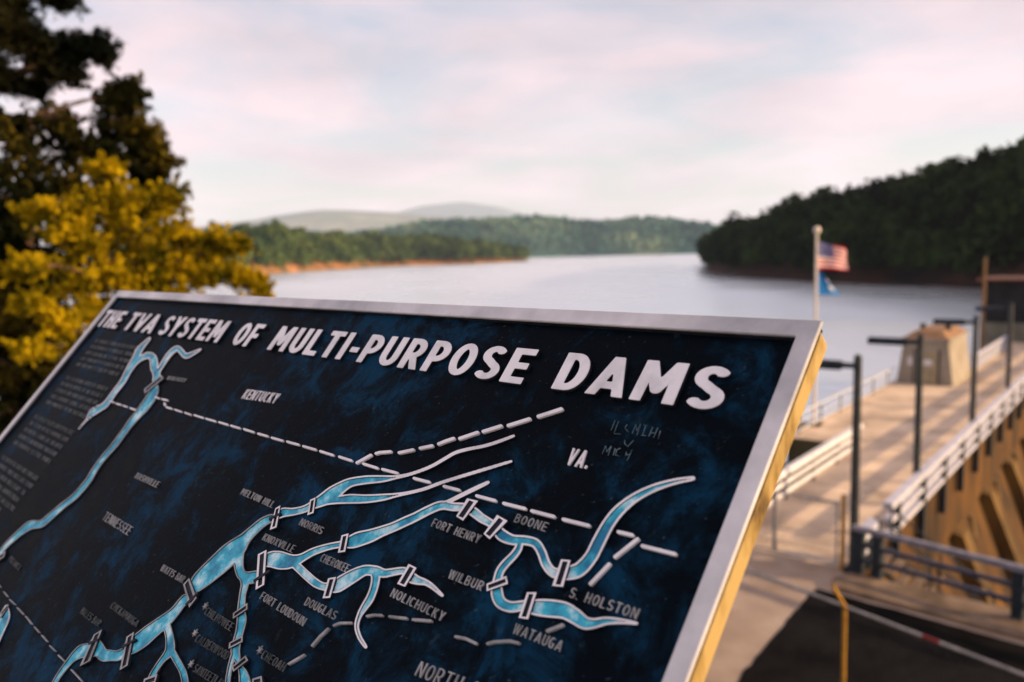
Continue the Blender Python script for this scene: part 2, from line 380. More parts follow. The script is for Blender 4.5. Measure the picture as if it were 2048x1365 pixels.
# abutment pavement (tan concrete) and the dark asphalt laid on it, shade put into its colour
pav = [D(-3.0, -3.9), D(-3.0, 0.3), D(-3.15, 0.3), D(-4.9, 10.5), D(-14, 12), D(-20, 4), D(-22, -12), D(-8, -12)]
struct(MB().prism(pav, -3.0, -0.006).build('pavement', 'pave'))
asp = [D(-4.75, -0.25), D(-5.25, 6.0), D(-5.8, 10.2), D(-13.5, 11.0), D(-17, 4), D(-14, -0.1), D(-10.4, -0.1), D(-5.2, -0.35)]
jr = np.random.default_rng(9); aj = []
for i in range(len(asp)):
    p_, q_ = asp[i], asp[(i + 1) % len(asp)]; m_ = max(2, int(np.linalg.norm(q_ - p_) / 0.3))
    for k in range(m_):
        aj.append(p_ + (q_ - p_) * k / m_ + np.array([*(jr.normal(size=2) * 0.025), 0]))
asp = aj
struct(MB().prism(asp, -0.3, 0.004).build('asphalt_drive', 'shaded_asphalt'))
kb = [D(-3.45, 0.15), D(-3.5, 6.5), D(-4.1, 10.5), D(-5.4, 10.3), D(-5.0, 6.0), D(-4.62, 0.1), D(-4.2, -0.1)]
struct(MB().prism(kb, -0.2, 0.12).build('kerb', 'curb'))

# steep ground: overlook terrace under the camera, hillside to the left, valley below the dam
mv = np.array([0.709, 0.705, 0.0]); uv = np.array([0.7055, -0.7087, 0.0])
def Q(u, k, z): return uv * u + mv * k + zv * z
ter = [Q(-9, 1.25, 0), Q(0.75, 1.25, 0), Q(0.75, -0.2, 0), Q(1.4, -5, 0), Q(-9, -6, 0)]
struct(MB().prism(ter, -3.0, 7.43).build('overlook_terrace', 'stone'))
def grid_mesh(name, P, mat, smooth=True):
    P = np.asarray(P); r, c = P.shape[:2]
    f = [(i * c + j, i * c + j + 1, (i + 1) * c + j + 1, (i + 1) * c + j) for i in range(r - 1) for j in range(c - 1)]
    return mk(name, P.reshape(-1, 3), f, mat, None, smooth)
xs = np.linspace(-60, 2, 26); ys = np.linspace(1, 46, 20)
G = np.zeros((20, 26, 3))
for i, y in enumerate(ys):
    for j, x in enumerate(xs):
        z = 6.0 - 0.30 * max(0, y - 2) - 0.02 * max(0, -x - 20) + 0.5 * math.sin(x * 0.5 + y * 0.3)
        if x > -3: z = min(z, 3.5 - 0.1 * y)
        G[i, j] = (x, y, max(z, -7.5))
GH = G.copy()
struct(grid_mesh('hillside', G, 'earth'))
vg = [D(-3.2, 0.4), D(-5.0, 11), D(-20, 40), D(20, 140), D(62, 140), D(62, 0.4)]
struct(MB().add([(p[0], p[1], -13.0) for p in vg], [tuple(range(6))]).build('valley_floor', 'valley'))
bank = MB().add([D(-3.3, 0.5, -0.3), D(-5, 10.8, -0.3), D(-1.5, 10.8, -9), D(-0.5, 0.9, -8)], [(0, 1, 2, 3)])
struct(bank.build('abutment_slope', 'valley'))

bk = MB().prism([D(-9, -12.5), D(-3.2, -4.0), D(11.4, -4.0), D(11.4, -6.5), D(9, -9), D(2, -16)], -6.0, -1.5)
struct(bk.build('shore_bank', 'earth'))
# ------------------------------------------------------------------ wooded hills and far ridges
def interp(tab, x, k):
    return float(np.interp(x, [t[0] for t in tab], [t[k] for t in tab]))
def fbm1(x, sd):
    r = np.random.default_rng(sd); v = 0
    for k in range(4):
        v += math.sin(x * (2 ** k) + r.uniform(0, 6.3)) / (2 ** k)
    return v / 1.9
def hill(name, tab, xr, nx, depth_mul, tree_h, mat, rows=14, shore=None, dist=None, back=1.6, bank_h=3.0):
    """terrain strip between a shoreline and a skyline read from the photograph; heights follow from the distance"""
    X = np.linspace(xr[0], xr[1], nx); P = np.zeros((rows + 5, nx, 3))
    for j, x in enumerate(X):
        ysky = interp(tab, x, 1)
        if dist is None:
            ps = onz(x, interp(shore, x, 1), WZ)
        else:
            ps = atd(x, 520, dist); ps[2] = WZ
        d0 = math.hypot(ps[0], ps[1])
        d1 = d0 * depth_mul
        pr = atd(x, ysky, d1)
        hz = pr[2] - tree_h * 1.08
        hz = max(hz, WZ + 1.0)
        dirv = np.array([ps[0], ps[1], 0]) / d0
        P[0, j] = dirv * (d0 - 2) + np.array([0, 0, WZ - 3])
        P[1, j] = dirv * d0 + np.array([0, 0, WZ + 0.05])
        P[2, j] = dirv * (d0 + 3) + np.array([0, 0, WZ + min(bank_h, (hz - WZ) * 0.3)])
        for i in range(rows):
            t = (i + 1) / rows
            dd = d0 + 3 + (d1 - d0 - 3) * t
            z0 = WZ + min(bank_h, (hz - WZ) * 0.3)
            prof = math.sin(t * math.pi / 2) ** 0.9
            P[3 + i, j] = dirv * dd + np.array([0, 0, z0 + (hz - z0) * prof + fbm1(x * 0.02 + t * 5, 5) * (hz - z0) * 0.04 * math.sin(t * math.pi)])
        P[rows + 3, j] = dirv * d1 * (1 + (back - 1) * 0.5) + np.array([0, 0, hz * 0.75 + WZ * 0.25])
        P[rows + 4, j] = dirv * d1 * back + np.array([0, 0, WZ - 4])
    o = struct(grid_mesh(name, P, mat))
    return P, o
def forest(name, P, spacing, th, nq, leaf, mat, label, cat, r0=2, r1=None, conif=0.3, cmax=9000):
    """crowns scattered over a terrain strip, each a cloud of leaf-clump faces"""
    R, Cn = P.shape[:2]; r1 = r1 or R - 2
    cs = []
    for i in range(r0, r1):
        for j in range(Cn - 1):
            q = P[i, j], P[i, j + 1], P[i + 1, j + 1], P[i + 1, j]
            ar = np.linalg.norm(np.cross(q[2] - q[0], q[3] - q[1])) / 2
            k = ar / spacing ** 2
            n = int(k) + (random.random() < k - int(k))
            for _ in range(n):
                s, t = random.random(), random.random()
                cs.append(q[0] * (1 - s) * (1 - t) + q[1] * s * (1 - t) + q[2] * s * t + q[3] * (1 - s) * t)
    cs = np.array(cs)
    if len(cs) > cmax: cs = cs[rng.choice(len(cs), cmax, replace=False)]
    n = len(cs)
    h = th * rng.uniform(0.62, 1.22, n) * (1 + 0.25 * (rng.random(n) > 0.93))
    con = rng.random(n) < conif                                   # a third narrow conifers
    rad = np.where(con, 0.19, 0.33) * h
    u = rng.normal(size=(n, nq, 3)); u /= np.linalg.norm(u, axis=2)[:, :, None]
    u[:, :, 2] = np.where(u[:, :, 2] < -0.5, -u[:, :, 2], u[:, :, 2])
    rr_ = rng.uniform(0.55, 1.0, (n, nq, 1))
    lump = 1 + 0.25 * np.sin(u[:, :, :1] * 5 + rng.uniform(0, 6, (n, 1, 1))) * np.cos(u[:, :, 1:2] * 6 + rng.uniform(0, 6, (n, 1, 1)))
    c = u * rr_ * lump
    taper = np.where(con[:, None], 1.15 - 0.75 * (c[:, :, 2] * 0.5 + 0.5), 1.0)
    pos = np.empty_like(c)
    pos[:, :, 0] = cs[:, None, 0] + c[:, :, 0] * rad[:, None] * taper
    pos[:, :, 1] = cs[:, None, 1] + c[:, :, 1] * rad[:, None] * taper
    pos[:, :, 2] = cs[:, None, 2] + h[:, None] * (0.56 + 0.44 * c[:, :, 2])
    nr = u.reshape(-1, 3)
    qv = leaf_quads(pos.reshape(-1, 3), leaf * np.repeat(h / th, nq), nr)
    o = quads(name, qv, mat); stuff(o); tag(o, label, cat)
    return o

sk_r = [(1405, 500), (1424, 470), (1440, 456), (1480, 446), (1500, 438), (1560, 416), (1640, 398), (1700, 385), (1720, 374), (1780, 361), (1830, 352), (1845, 338), (1900, 320), (1960, 301), (2048, 275), (2200, 228), (2500, 120), (2900, 40)]
sh_r = [(1405, 541), (1424, 546), (1460, 552), (1520, 557), (1600, 562), (1700, 567), (1800, 570), (1900, 574), (1960, 577), (2100, 586), (2400, 612), (2900, 655)]
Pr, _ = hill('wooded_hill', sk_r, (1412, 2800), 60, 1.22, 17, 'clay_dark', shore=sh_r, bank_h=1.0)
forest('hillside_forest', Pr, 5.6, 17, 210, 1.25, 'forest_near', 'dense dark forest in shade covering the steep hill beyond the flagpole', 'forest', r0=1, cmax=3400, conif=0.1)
sk_l = [(200, 470), (420, 463), (450, 453), (520, 450), (600, 458), (640, 468), (700, 470), (760, 471), (850, 470), (950, 482), (1000, 489), (1040, 500), (1056, 516)]
sh_l = [(200, 563), (300, 560), (420, 556), (450, 554), (520, 550), (600, 544), (640, 541.5), (700, 538), (760, 534), (850, 531), (950, 528), (1000, 526), (1056, 522.5)]
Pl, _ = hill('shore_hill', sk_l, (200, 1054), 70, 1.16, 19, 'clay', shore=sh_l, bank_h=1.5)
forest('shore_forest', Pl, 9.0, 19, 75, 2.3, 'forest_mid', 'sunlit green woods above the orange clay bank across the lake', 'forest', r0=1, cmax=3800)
sk_c = [(500, 475), (700, 470), (780, 459), (840, 447), (900, 443), (960, 441), (1020, 438), (1080, 434), (1110, 439), (1160, 445), (1220, 446), (1260, 442), (1310, 438), (1350, 442), (1400, 450), (1440, 455), (1500, 452), (1600, 450)]
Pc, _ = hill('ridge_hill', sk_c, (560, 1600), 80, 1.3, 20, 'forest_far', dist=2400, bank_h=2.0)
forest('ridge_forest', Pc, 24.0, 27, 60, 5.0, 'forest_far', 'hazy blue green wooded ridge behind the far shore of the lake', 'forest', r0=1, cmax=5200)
sk_f = [(100, 470), (380, 456), (430, 452), (520, 440), (560, 432), (650, 420), (700, 421), (800, 427), (850, 432), (900, 435), (1000, 441), (1100, 447), (1300, 455)]
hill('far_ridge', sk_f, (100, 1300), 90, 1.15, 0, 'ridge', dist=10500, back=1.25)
sk_m = [(600, 455), (740, 440), (800, 425), (850, 412), (930, 405), (1000, 414), (1050, 428), (1100, 440), (1200, 449), (1350, 456), (1700, 460)]
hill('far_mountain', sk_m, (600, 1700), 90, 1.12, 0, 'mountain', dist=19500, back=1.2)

# ================================================================== DAM
dam = root('concrete_dam', D(10, -2, -13), 'long concrete dam with pale walkway deck and golden stained face', 'dam')
mb = MB()
dbox(mb, -3.0, 11.6, -3.95, 0.12, -1.6, 0.0)
mb.build('deck_slab', 'deck', dam)
mb = MB(); dbox(mb, 11.6, 37.4, -7.1, 0.12, -1.6, 0.0); mb.build('deck_slab', 'deck', dam)
mb = MB(); dbox(mb, 37.4, 58, -3.95, 0.12, -1.6, 0.0); mb.build('deck_slab', 'deck', dam)
mb = MB(); dbox(mb, 11.5, 11.6, -7.1, -3.96, -3.5, -0.02); mb.build('alcove_shade_panel', 'earth', dam)  # added dark panel; shade of the alcove end put into its colour
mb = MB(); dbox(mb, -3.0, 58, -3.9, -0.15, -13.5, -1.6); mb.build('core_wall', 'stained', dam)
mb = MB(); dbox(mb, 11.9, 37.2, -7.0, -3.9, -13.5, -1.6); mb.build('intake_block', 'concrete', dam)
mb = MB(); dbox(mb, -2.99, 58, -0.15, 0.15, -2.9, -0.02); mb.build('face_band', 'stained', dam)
# joints of the deck: thin upstand kerb along the downstream side
mb = MB(); dbox(mb, -3.0, 58, -0.30, 0.14, 0.0, 0.09); mb.build('edge_kerb', 'deck', dam)
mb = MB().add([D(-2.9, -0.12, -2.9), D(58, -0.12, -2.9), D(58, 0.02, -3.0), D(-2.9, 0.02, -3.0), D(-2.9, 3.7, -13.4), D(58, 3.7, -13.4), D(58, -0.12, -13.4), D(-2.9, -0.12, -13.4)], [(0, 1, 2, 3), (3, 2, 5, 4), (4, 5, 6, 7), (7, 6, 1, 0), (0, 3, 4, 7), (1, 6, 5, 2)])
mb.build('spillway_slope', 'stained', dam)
for k in range(8):
    mb = MB(); dbox(mb, -2.0 + 6.8 * k - 0.02, -2.0 + 6.8 * k + 0.02, -3.7 if k < 2 else (-6.7 if k < 6 else -3.7), -0.32, 0.001, 0.005); mb.build('expansion_joint', 'handle', dam)
# buttresses below the face band
bz = []
b0 = None
for k in range(8):
    s = 4.3 + 6.75 * k
    if b0 is None:
        v = []
        for ds in (-0.55, 0.55):
            v += [D(s + ds, -0.15, -2.75), D(s + ds, 0.55, -2.95), D(s + ds, 4.6, -13.4), D(s + ds, -0.15, -13.4)]
        b0 = MB().add(v, [(0, 1, 2, 3), (7, 6, 5, 4), (0, 4, 5, 1), (1, 5, 6, 2), (2, 6, 7, 3), (3, 7, 4, 0)]).build('buttress', 'rib', dam)
    else:
        place(b0, 'buttress', dam, av * 6.75 * k)
c0 = None
for k in range(16):                                              # slim ribs between buttresses
    if k % 2 == 0: continue
    s = 4.3 + 3.375 * k
    if c0 is None:
        v = []
        for ds in (-0.22, 0.22):
            v += [D(s + ds, -0.15, -3.1), D(s + ds, 0.25, -3.25), D(s + ds, 2.2, -13.4), D(s + ds, -0.15, -13.4)]
        c0 = MB().add(v, [(0, 1, 2, 3), (7, 6, 5, 4), (0, 4, 5, 1), (1, 5, 6, 2), (2, 6, 7, 3), (3, 7, 4, 0)]).build('rib', 'rib', dam); k0 = k
    else:
        place(c0, 'rib', dam, av * 3.375 * (k - k0))

# ------------------------------------------------------------------ railings
def railing(name, label, s0, s1, off, posts, zs, half=0.14, thin=None, post_z=-1.15, group=None, railmat='white', pw=0.11, side=1, slope=0.0):
    g = root(name, D((s0 + s1) / 2, off, 0), label, 'railing', group)
    for i_, (z0, z1) in enumerate(zs):
        v = []; full = half
        if thin and i_: half = thin
        for s in (s0, s1):
            dz = slope * s
            v += [D(s, off - half, z0 + dz), D(s, off + half, z0 + dz), D(s, off + half, z1 + dz), D(s, off - half, z1 + dz)]
        MB().add(v, [(3, 2, 1, 0), (4, 5, 6, 7), (0, 1, 5, 4), (1, 2, 6, 5), (2, 3, 7, 6), (3, 0, 4, 7)]).build('rail', railmat, g, bevel=0.012)
        half = full
    p0 = None
    for s in posts:
        if p0 is None:
            mb = MB(); dbox(mb, s - pw, s + pw, off - half * 0.8 + 0.06, off + half * 0.8 + 0.06 * side, post_z, zs[0][0] + 0.03)
            p0 = mb.build('post', 'darkpost', g); ps = s
        else:
            place(p0, 'post', g, av * (s - ps))
    return g
ZR = [(1.0, 1.22), (0.58, 0.74), (0.12, 0.27)]
LS = [4.05, 14.25, 24.45, 34.65]
railing('deck_railing', 'long white railing with dark posts along the golden stained face of the dam', -0.15, 57, 0.26, [0.65 + 3.4 * k for k in range(17)], ZR, slope=-0.004)
railing('deck_railing', 'white three bar railing beside the roadway near the mesh gate', -3.6, 11.3, -3.75, [-0.6 + 2.9 * k for k in range(5)], [(0.90, 1.12), (0.52, 0.68), (0.17, 0.33)], half=0.11, thin=0.035, post_z=-0.2, side=-1, railmat='brightrail')
railing('deck_railing', 'pale railing along the lake edge between flagpole and gatehouse', 12.0, 30.0, -6.9, [12.5 + 3.15 * k for k in range(6)], [(0.96, 1.06), (0.55, 0.62), (0.16, 0.23)], half=0.045, thin=0.03, post_z=0.0, side=-1, railmat='palerail', pw=0.09)
railing('deck_railing', 'distant lattice of white rails beyond the gatehouse', 37.2, 52.5, -3.7, [38 + 2.2 * k for k in range(7)], [(0.92, 1.1), (0.62, 0.74), (0.34, 0.46), (0.08, 0.2)], half=0.1, post_z=0.0, side=-1)
# short white return of the rail beside the gate
railing('rail_stub', 'short white capped stub of railing by the gate post', -3.15, -1.55, 0.26, [-2.6, -1.9], [(0.9, 1.12), (0.5, 0.64)], half=0.17, post_z=0.0)

# dark railing along the abutment kerb, across the foot of the dam
def bar_rail():
    p0, p1 = np.array([9.25, 21.05]), np.array([14.2, 15.3])
    g = root('abutment_railing', ((p0[0] + p1[0]) / 2, (p0[1] + p1[1]) / 2, 0.1), 'dark blue steel railing with three bars on the concrete kerb', 'railing')
    d = p1 - p0; ln = np.linalg.norm(d); d = np.array([*(d / ln), 0]); nn = np.array([-d[1], d[0], 0])
    ax = np.array([d, nn, zv])
    base = np.array([*p0, 0])
    for z, hh, w, rm in ((1.33, 0.07, 0.09, 'toprail'), (0.90, 0.055, 0.06, 'bluerail'), (0.50, 0.055, 0.06, 'bluerail')):
        MB().box(base + d * ln / 2 + zv * z, ln / 2 + 0.1, w, hh, ax).build('rail', rm, g, bevel=0.012)
    q0 = None
    for t in (0.12, 0.62, 3.95, 7.0):
        if q0 is None:
            q0 = MB().box(base + d * t + zv * 0.68 - nn * 0.02, 0.125, 0.11, 0.58, ax).build('post', 'darkpost', g); t0 = t
        else: place(q0, 'post', g, d * (t - t0))
bar_rail()

# stairway going down the face from the gate, with pipe handrails
st = root('stairway', D(-1.2, 1.5, -3), 'steep stairs with pipe handrails going down beside the dam face', 'stairs')
sl = (0.9, -0.708)
for s in (-0.45, -1.75):
    for dz, nm in ((1.15, 'handrail'), (0.62, 'handrail')):
        MB().tube(D(s, 0.3, dz + 0.1), D(s, 6.3, dz + 0.1 - 6 * 0.71), 0.03, n=8).build(nm, 'lamp', st)
    MB().tube(D(s, 0.25, -0.12), D(s, 6.3, -0.15 - 6.05 * 0.71), 0.07, n=6).build('stringer', 'darkpost', st)
    b = None
    for k in range(5):
        o = 0.45 + 1.35 * k
        if b is None: b = MB().tube(D(s, o, -0.15 - 0.1), D(s, o, 1.2 - 0.1), 0.028, n=6).build('baluster', 'darkpost', st)
        else: place(b, 'baluster', st, rv * 1.35 * k - zv * 1.35 * k * 0.71)
b = None
for k in range(20):
    if b is None:
        mb = MB(); dbox(mb, -1.7, -0.5, 0.3, 0.58, -0.2, -0.16); b = mb.build('step', 'curb', st)
    else: place(b, 'step', st, rv * 0.28 * k - zv * 0.2 * k)

# ------------------------------------------------------------------ lamp posts
def lamp_post(s, h, label):
    g = root('lamp_post', D(s, 0.12, 0), label, 'lamp post', 'lamp posts along the dam railing')
    MB().box(D(s, 0.12, 0.06), 0.2, 0.2, 0.07, DAX).build('base_plate', 'darkpost', g)
    MB().tube(D(s, 0.12, 0.1), D(s, 0.12, h), 0.125, 0.105, 12).build('pole', 'lamp', g, smooth=False)
    MB().tube(D(s, 0.12, h), D(s, 0.12, h + 0.07), 0.115, 0.05, 12).build('cap', 'lamp', g)
    mb = MB(); dbox(mb, s - 0.06, s + 0.06, -0.55, 0.02, h - 0.32, h - 0.18); mb.build('arm', 'darkpost', g)
    hd = MB(); dbox(hd, s - 0.15, s + 0.15, -1.55, -0.3, h - 0.38, h - 0.14)
    hd.build('lamp_head', 'darkpost', g, bevel=0.03)
    return g
lamp_post(-3.05, 6.0, 'dark lamp post rising beside the yellow gate post')
lamp_post(LS[0], 5.92, 'dark lamp post standing in front of the gatehouse sign')
lamp_post(LS[1], 5.75, 'dark lamp post beside the sunlit side wall of the gatehouse')
lamp_post(LS[2], 5.62, 'slim dark lamp post beyond the gatehouse, before the distant rails')

# ------------------------------------------------------------------ gatehouse (battered concrete kiosk)
kg = root('gatehouse', D(33, -5.2, 0), 'small tapered concrete gatehouse with brown roof and door on the dam deck', 'building')
s0, s1, o0, o1, hk = 30.2, 36.2, -6.85, -3.55, 2.75
bt = 0.36
v = [D(s0, o0, 0), D(s0, o1, 0), D(s1, o1, 0), D(s1, o0, 0), D(s0 + 0.12, o0 + bt, hk), D(s0 + 0.12, o1 - bt, hk), D(s1 - 0.12, o1 - bt, hk), D(s1 - 0.12, o0 + bt, hk)]
MB().add(v, [(3, 2, 1, 0), (4, 5, 6, 7), (0, 1, 5, 4), (1, 2, 6, 5), (2, 3, 7, 6), (3, 0, 4, 7)]).build('wall', 'kiosk', kg)
mb = MB(); dbox(mb, s0 + 0.0, s1, o0 + bt - 0.12, o1 - bt + 0.12, hk, hk + 0.22); mb.build('cornice', 'kiosk', kg)
v = [D(s0 + 0.05, o0 + bt, hk + 0.22), D(s0 + 0.05, o1 - bt, hk + 0.22), D(s1, o1 - bt, hk + 0.22), D(s1, o0 + bt, hk + 0.22), D(s0 + 0.9, o0 + bt + 0.5, hk + 0.62), D(s0 + 0.9, o1 - bt - 0.5, hk + 0.62), D(s1 - 0.6, o1 - bt - 0.5, hk + 0.62), D(s1 - 0.6, o0 + bt + 0.5, hk + 0.62)]
rf = MB().add(v, [(4, 5, 6, 7), (0, 1, 5, 4), (1, 2, 6, 5), (2, 3, 7, 6), (3, 0, 4, 7)]).build('roof', 'kioskroof', kg)
def tilt_panel(oo0, oo1, z0, z1, proud, name, mat, parent):
    v = []
    for d in (0, proud):
        for (o_, z_) in ((oo0, z0), (oo1, z0), (oo1, z1), (oo0, z1)):
            v.append(D(s0 + 0.12 * z_ / hk - d - 0.004 + (0 if d else 0.03), o_, z_))
    return MB().add(v, [(0, 1, 2, 3), (7, 6, 5, 4), (0, 4, 5, 1), (1, 5, 6, 2), (2, 6, 7, 3), (3, 7, 4, 0)]).build(name, mat, parent)
dr = tilt_panel(-5.75, -4.45, 0.05, 2.15, 0.03, 'door', 'door', kg)
tilt_panel(-5.86, -5.75, 0.03, 2.28, 0.07, 'door_frame', 'handle', kg)
tilt_panel(-4.45, -4.34, 0.03, 2.28, 0.07, 'door_frame', 'handle', kg)
tilt_panel(-5.64, -5.58, 0.6, 1.75, 0.06, 'door_handle', 'handle', dr)
tilt_panel(-5.25, -4.78, 1.25, 1.62, 0.05, 'sign', 'signwhite', dr)
tilt_panel(-6.2, -5.92, 1.2, 1.72, 0.04, 'notice', 'signwhite', kg)
for o in (-5.9, -4.4):
    mb = MB(); dbox(mb, 32.6, 33.0, o - 0.14, o + 0.14, hk + 0.5, hk + 0.95); mb.build('roof_vent', 'handle', rf)

# dark control house at the far end of the dam
ch = root('control_house', D(60, 0, 0), 'dark low building with orange lit roof edge at the far end of the dam', 'building')
mb = MB(); dbox(mb, 58, 66, -6.5, 14, -13, 1.7); mb.build('base_wall', 'building', ch)
mb = MB(); dbox(mb, 58.15, 65.9, -6.3, 13.8, 1.7, 5.4); mb.build('upper_wall', 'darkbuilding', ch)
mb = MB(); dbox(mb, 57.4, 66.6, -6.9, 14.4, 5.4, 5.62); mb.build('roof', 'litroof', ch)
for o in (-1.5, 2.2, 5.9):
    mb = MB(); dbox(mb, 58.08, 58.2, o - 1.3, o + 1.3, 2.0, 4.4); mb.build('window', 'bluepane', ch)
up = root('utility_pole', D(53.5, -5.6, 0), 'brown wooden utility pole standing before the dark wooded hill', 'pole')
MB().tube(D(53.5, -5.6, -6), D(53.5, -5.6, 7.6), 0.17, 0.13, 10).build('pole', 'wood', up)
MB().tube(D(53.5, -5.6, 7.6), D(53.5, -5.6, 7.75), 0.15, 0.10, 10).build('pole_cap', 'handle', up)

# ------------------------------------------------------------------ flagpole and flags
FP = D(14.9, -7.0)
fp = root('flagpole', FP, 'tall pale flagpole with gold ball top on the lake side of the dam', 'flagpole')
mb = MB(); dbox(mb, 14.4, 15.4, -7.75, -6.6, -1.2, 0.0); mb.build('base', 'curb', fp)
MB().tube(FP + zv * -0.1, FP + zv * 9.65, 0.095, 0.065, 12).build('pole', 'gold', fp, smooth=False)
def sphere(c, r, sq=1.0):
    mb = MB(); n, m_ = 12, 8; v = []
    for i in range(m_ + 1):
        for j in range(n):
            a, b = math.pi * i / m_, 2 * math.pi * j / n
            v.append((c[0] + r * math.sin(a) * math.cos(b), c[1] + r * math.sin(a) * math.sin(b), c[2] + r * sq * math.cos(a)))
    f = [(i * n + j, i * n + (j + 1) % n, (i + 1) * n + (j + 1) % n, (i + 1) * n + j) for i in range(m_) for j in range(n)]
    return mb.add(v, f)
sphere(FP + zv * 9.76, 0.17, 1.15).build('ball_finial', 'gold', fp, smooth=True)
HX = np.array([0.93, 0.3676, 0]); HY = np.array([-0.3676, 0.93, 0])
def flag_pt(u, v, zt, w, h, drop, sag, hoist=0.11):
    x = hoist + u * w
    wave = 0.30 * math.sin(u * 7.5 + v * 1.6) * u ** 0.7
    z = zt - v * h * (1 - 0.26 * u) - drop * u - sag * math.sin(u * math.pi) * 0.5
    return FP + HX * x + HY * wave + zv * z
def cloth(name, mat, parent, fn, u0, u1, v0, v1, nu, nv, th=0.006):
    vs, f = [], []
    for k in (0, 1):
        for i in range(nv + 1):
            for j in range(nu + 1):
                p = fn(u0 + (u1 - u0) * j / nu, v0 + (v1 - v0) * i / nv)
                vs.append(p + HY * th * (k - 0.5))
    n = (nu + 1) * (nv + 1)
    for i in range(nv):
        for j in range(nu):
            q = (i * (nu + 1) + j, i * (nu + 1) + j + 1, (i + 1) * (nu + 1) + j + 1, (i + 1) * (nu + 1) + j)
            f.append(q); f.append(tuple(x + n for x in reversed(q)))
    return mk(name, vs, f, mat, parent, True)
fl = root('flag', FP + zv * 8.6 + HX * 0.1, 'red, white and blue striped flag with starred canton flying from the pole', 'flag')
us = lambda u, v: flag_pt(u, v, 9.22, 2.08, 1.36, 0.52, -0.05)
for k in range(13):
    v0, v1 = k / 13, (k + 1) / 13
    cloth('stripe', 'flagred' if k % 2 == 0 else 'flagwhite', fl, us, 0.42 if k < 7 else 0.0, 1.0, v0, v1, 12, 1)
ct = cloth('canton', 'flagblue', fl, us, 0.0, 0.42, 0.0, 7 / 13, 8, 5)
for i in range(5):
    for j in range(6):
        u, v = 0.04 + 0.068 * j, (0.055 + 0.107 * i)
        p = us(u, v); vv = []
        for t in range(10):
            rr2 = 0.042 if t % 2 == 0 else 0.017
            vv.append(p + HX * rr2 * math.sin(t * math.pi / 5) + zv * rr2 * math.cos(t * math.pi / 5) - HY * 0.02)
        vv += [q + HY * 0.045 for q in vv]
        mk('star', vv, [tuple(range(10)), tuple(range(19, 9, -1))] + [(a, (a + 1) % 10, (a + 1) % 10 + 10, a + 10) for a in range(10)], 'flagwhite', ct)
f2 = root('flag', FP + zv * 7.0 + HX * 0.1, 'sky blue flag with white emblem drooping under the striped flag', 'flag')
def bl(u, v):
    w = 1.58 * (0.12 + 0.88 * v) if True else 1
    x = 0.11 + u * w
    z = 7.85 - v * 1.28 - 0.18 * u * (1 - v) - 0.06 * u
    return FP + HX * x + HY * (0.14 * math.sin(u * 6 + v * 2) * u) + zv * z
cloth('field', 'flagcyan', f2, bl, 0, 1, 0, 1, 14, 12)
def emblem(cu, cv, ru, rv_, name, n=14):
    vv = [bl(cu + ru * math.cos(t * 2 * math.pi / n) * (1 if t % 2 else 0.8), cv + rv_ * math.sin(t * 2 * math.pi / n)) - HY * 0.02 for t in range(n)]
    vv += [q + HY * 0.045 for q in vv]
    mk(name, vv, [tuple(range(n)), tuple(range(2 * n - 1, n - 1, -1))] + [(a, (a + 1) % n, (a + 1) % n + n, a + n) for a in range(n)], 'flagwhite', f2)
emblem(0.70, 0.70, 0.20, 0.13, 'emblem'); emblem(0.72, 0.36, 0.12, 0.07, 'emblem')

# ------------------------------------------------------------------ mesh gate, chain-link fence
def chain_mesh(name, parent, p0, p1, z0, z1, pitch=0.07, rad=0.0022):
    """diagonal wires of a chain-link panel between two feet"""
    p0, p1 = np.asarray(p0, float), np.asarray(p1, float)
    d = p1 - p0; ln = np.linalg.norm(d); d /= ln; nn = np.array([-d[1], d[0], 0]); hh = z1 - z0
    V = []
    for sgn in (1, -1):
        for k in np.arange(-hh, ln, pitch * 1.414):
            x0, x1 = max(k, 0), min(k + hh, ln)
            if x1 - x0 < 0.02: continue
            y0, y1 = x0 - k, x1 - k
            if sgn < 0: y0, y1 = hh - y0, hh - y1
            a_ = p0 + d * x0 + zv * (z0 + y0) + nn * 0.003 * sgn; b_ = p0 + d * x1 + zv * (z0 + y1) + nn * 0.003 * sgn
            t_ = (b_ - a_) / np.linalg.norm(b_ - a_); w_ = np.cross(t_, nn) * rad; n_ = nn * rad
            V += [[a_ - w_, b_ - w_, b_ + n_, a_ + n_], [a_ + n_, b_ + n_, b_ + w_, a_ + w_], [a_ + w_, b_ + w_, b_ - w_, a_ - w_]]
    o = quads(name, np.array(V), 'wire', parent); stuff(o); return o
gt = root('mesh_gate', D(-3.1, -1.5, 0), 'closed chain-link gate hung on a yellow post across the roadway', 'gate')
MB().tube(D(-3.1, -0.16, 0), D(-3.1, -0.16, 2.15), 0.06, n=10).build('gate_post', 'yellow', gt)
for (oa, ob) in ((-2.05, -0.32), (-3.7, -2.12)):
    lf = MB().tube(D(-3.1, oa, 0.1), D(-3.1, oa, 1.92), 0.034, n=8).build('gate_leaf_frame', 'galv', gt)
    MB().tube(D(-3.1, ob, 0.1), D(-3.1, ob, 1.92), 0.034, n=8).build('stile', 'galv', lf) if False else None
    MB().tube(D(-3.1, ob, 0.1), D(-3.1, ob, 1.92), 0.034, n=8).build('stile', 'galv', gt)
    for z in (0.12, 1.9):
        MB().tube(D(-3.1, oa, z), D(-3.1, ob, z), 0.034, n=8).build('cross_rail', 'galv', gt)
    chain_mesh('wire_mesh', gt, D(-3.1, oa), D(-3.1, ob), 0.12, 1.9, 0.09, 0.003)
cf = root('chain_link_fence', D(-10.7, 2.2, 0), 'chain-link fence with pipe top rail and yellow angled post', 'fence')
fA, fB, fC = np.array([3.4, 17.7, 0]), np.array([6.0, 14.04, 0]), np.array([9.2, 9.35, 0])
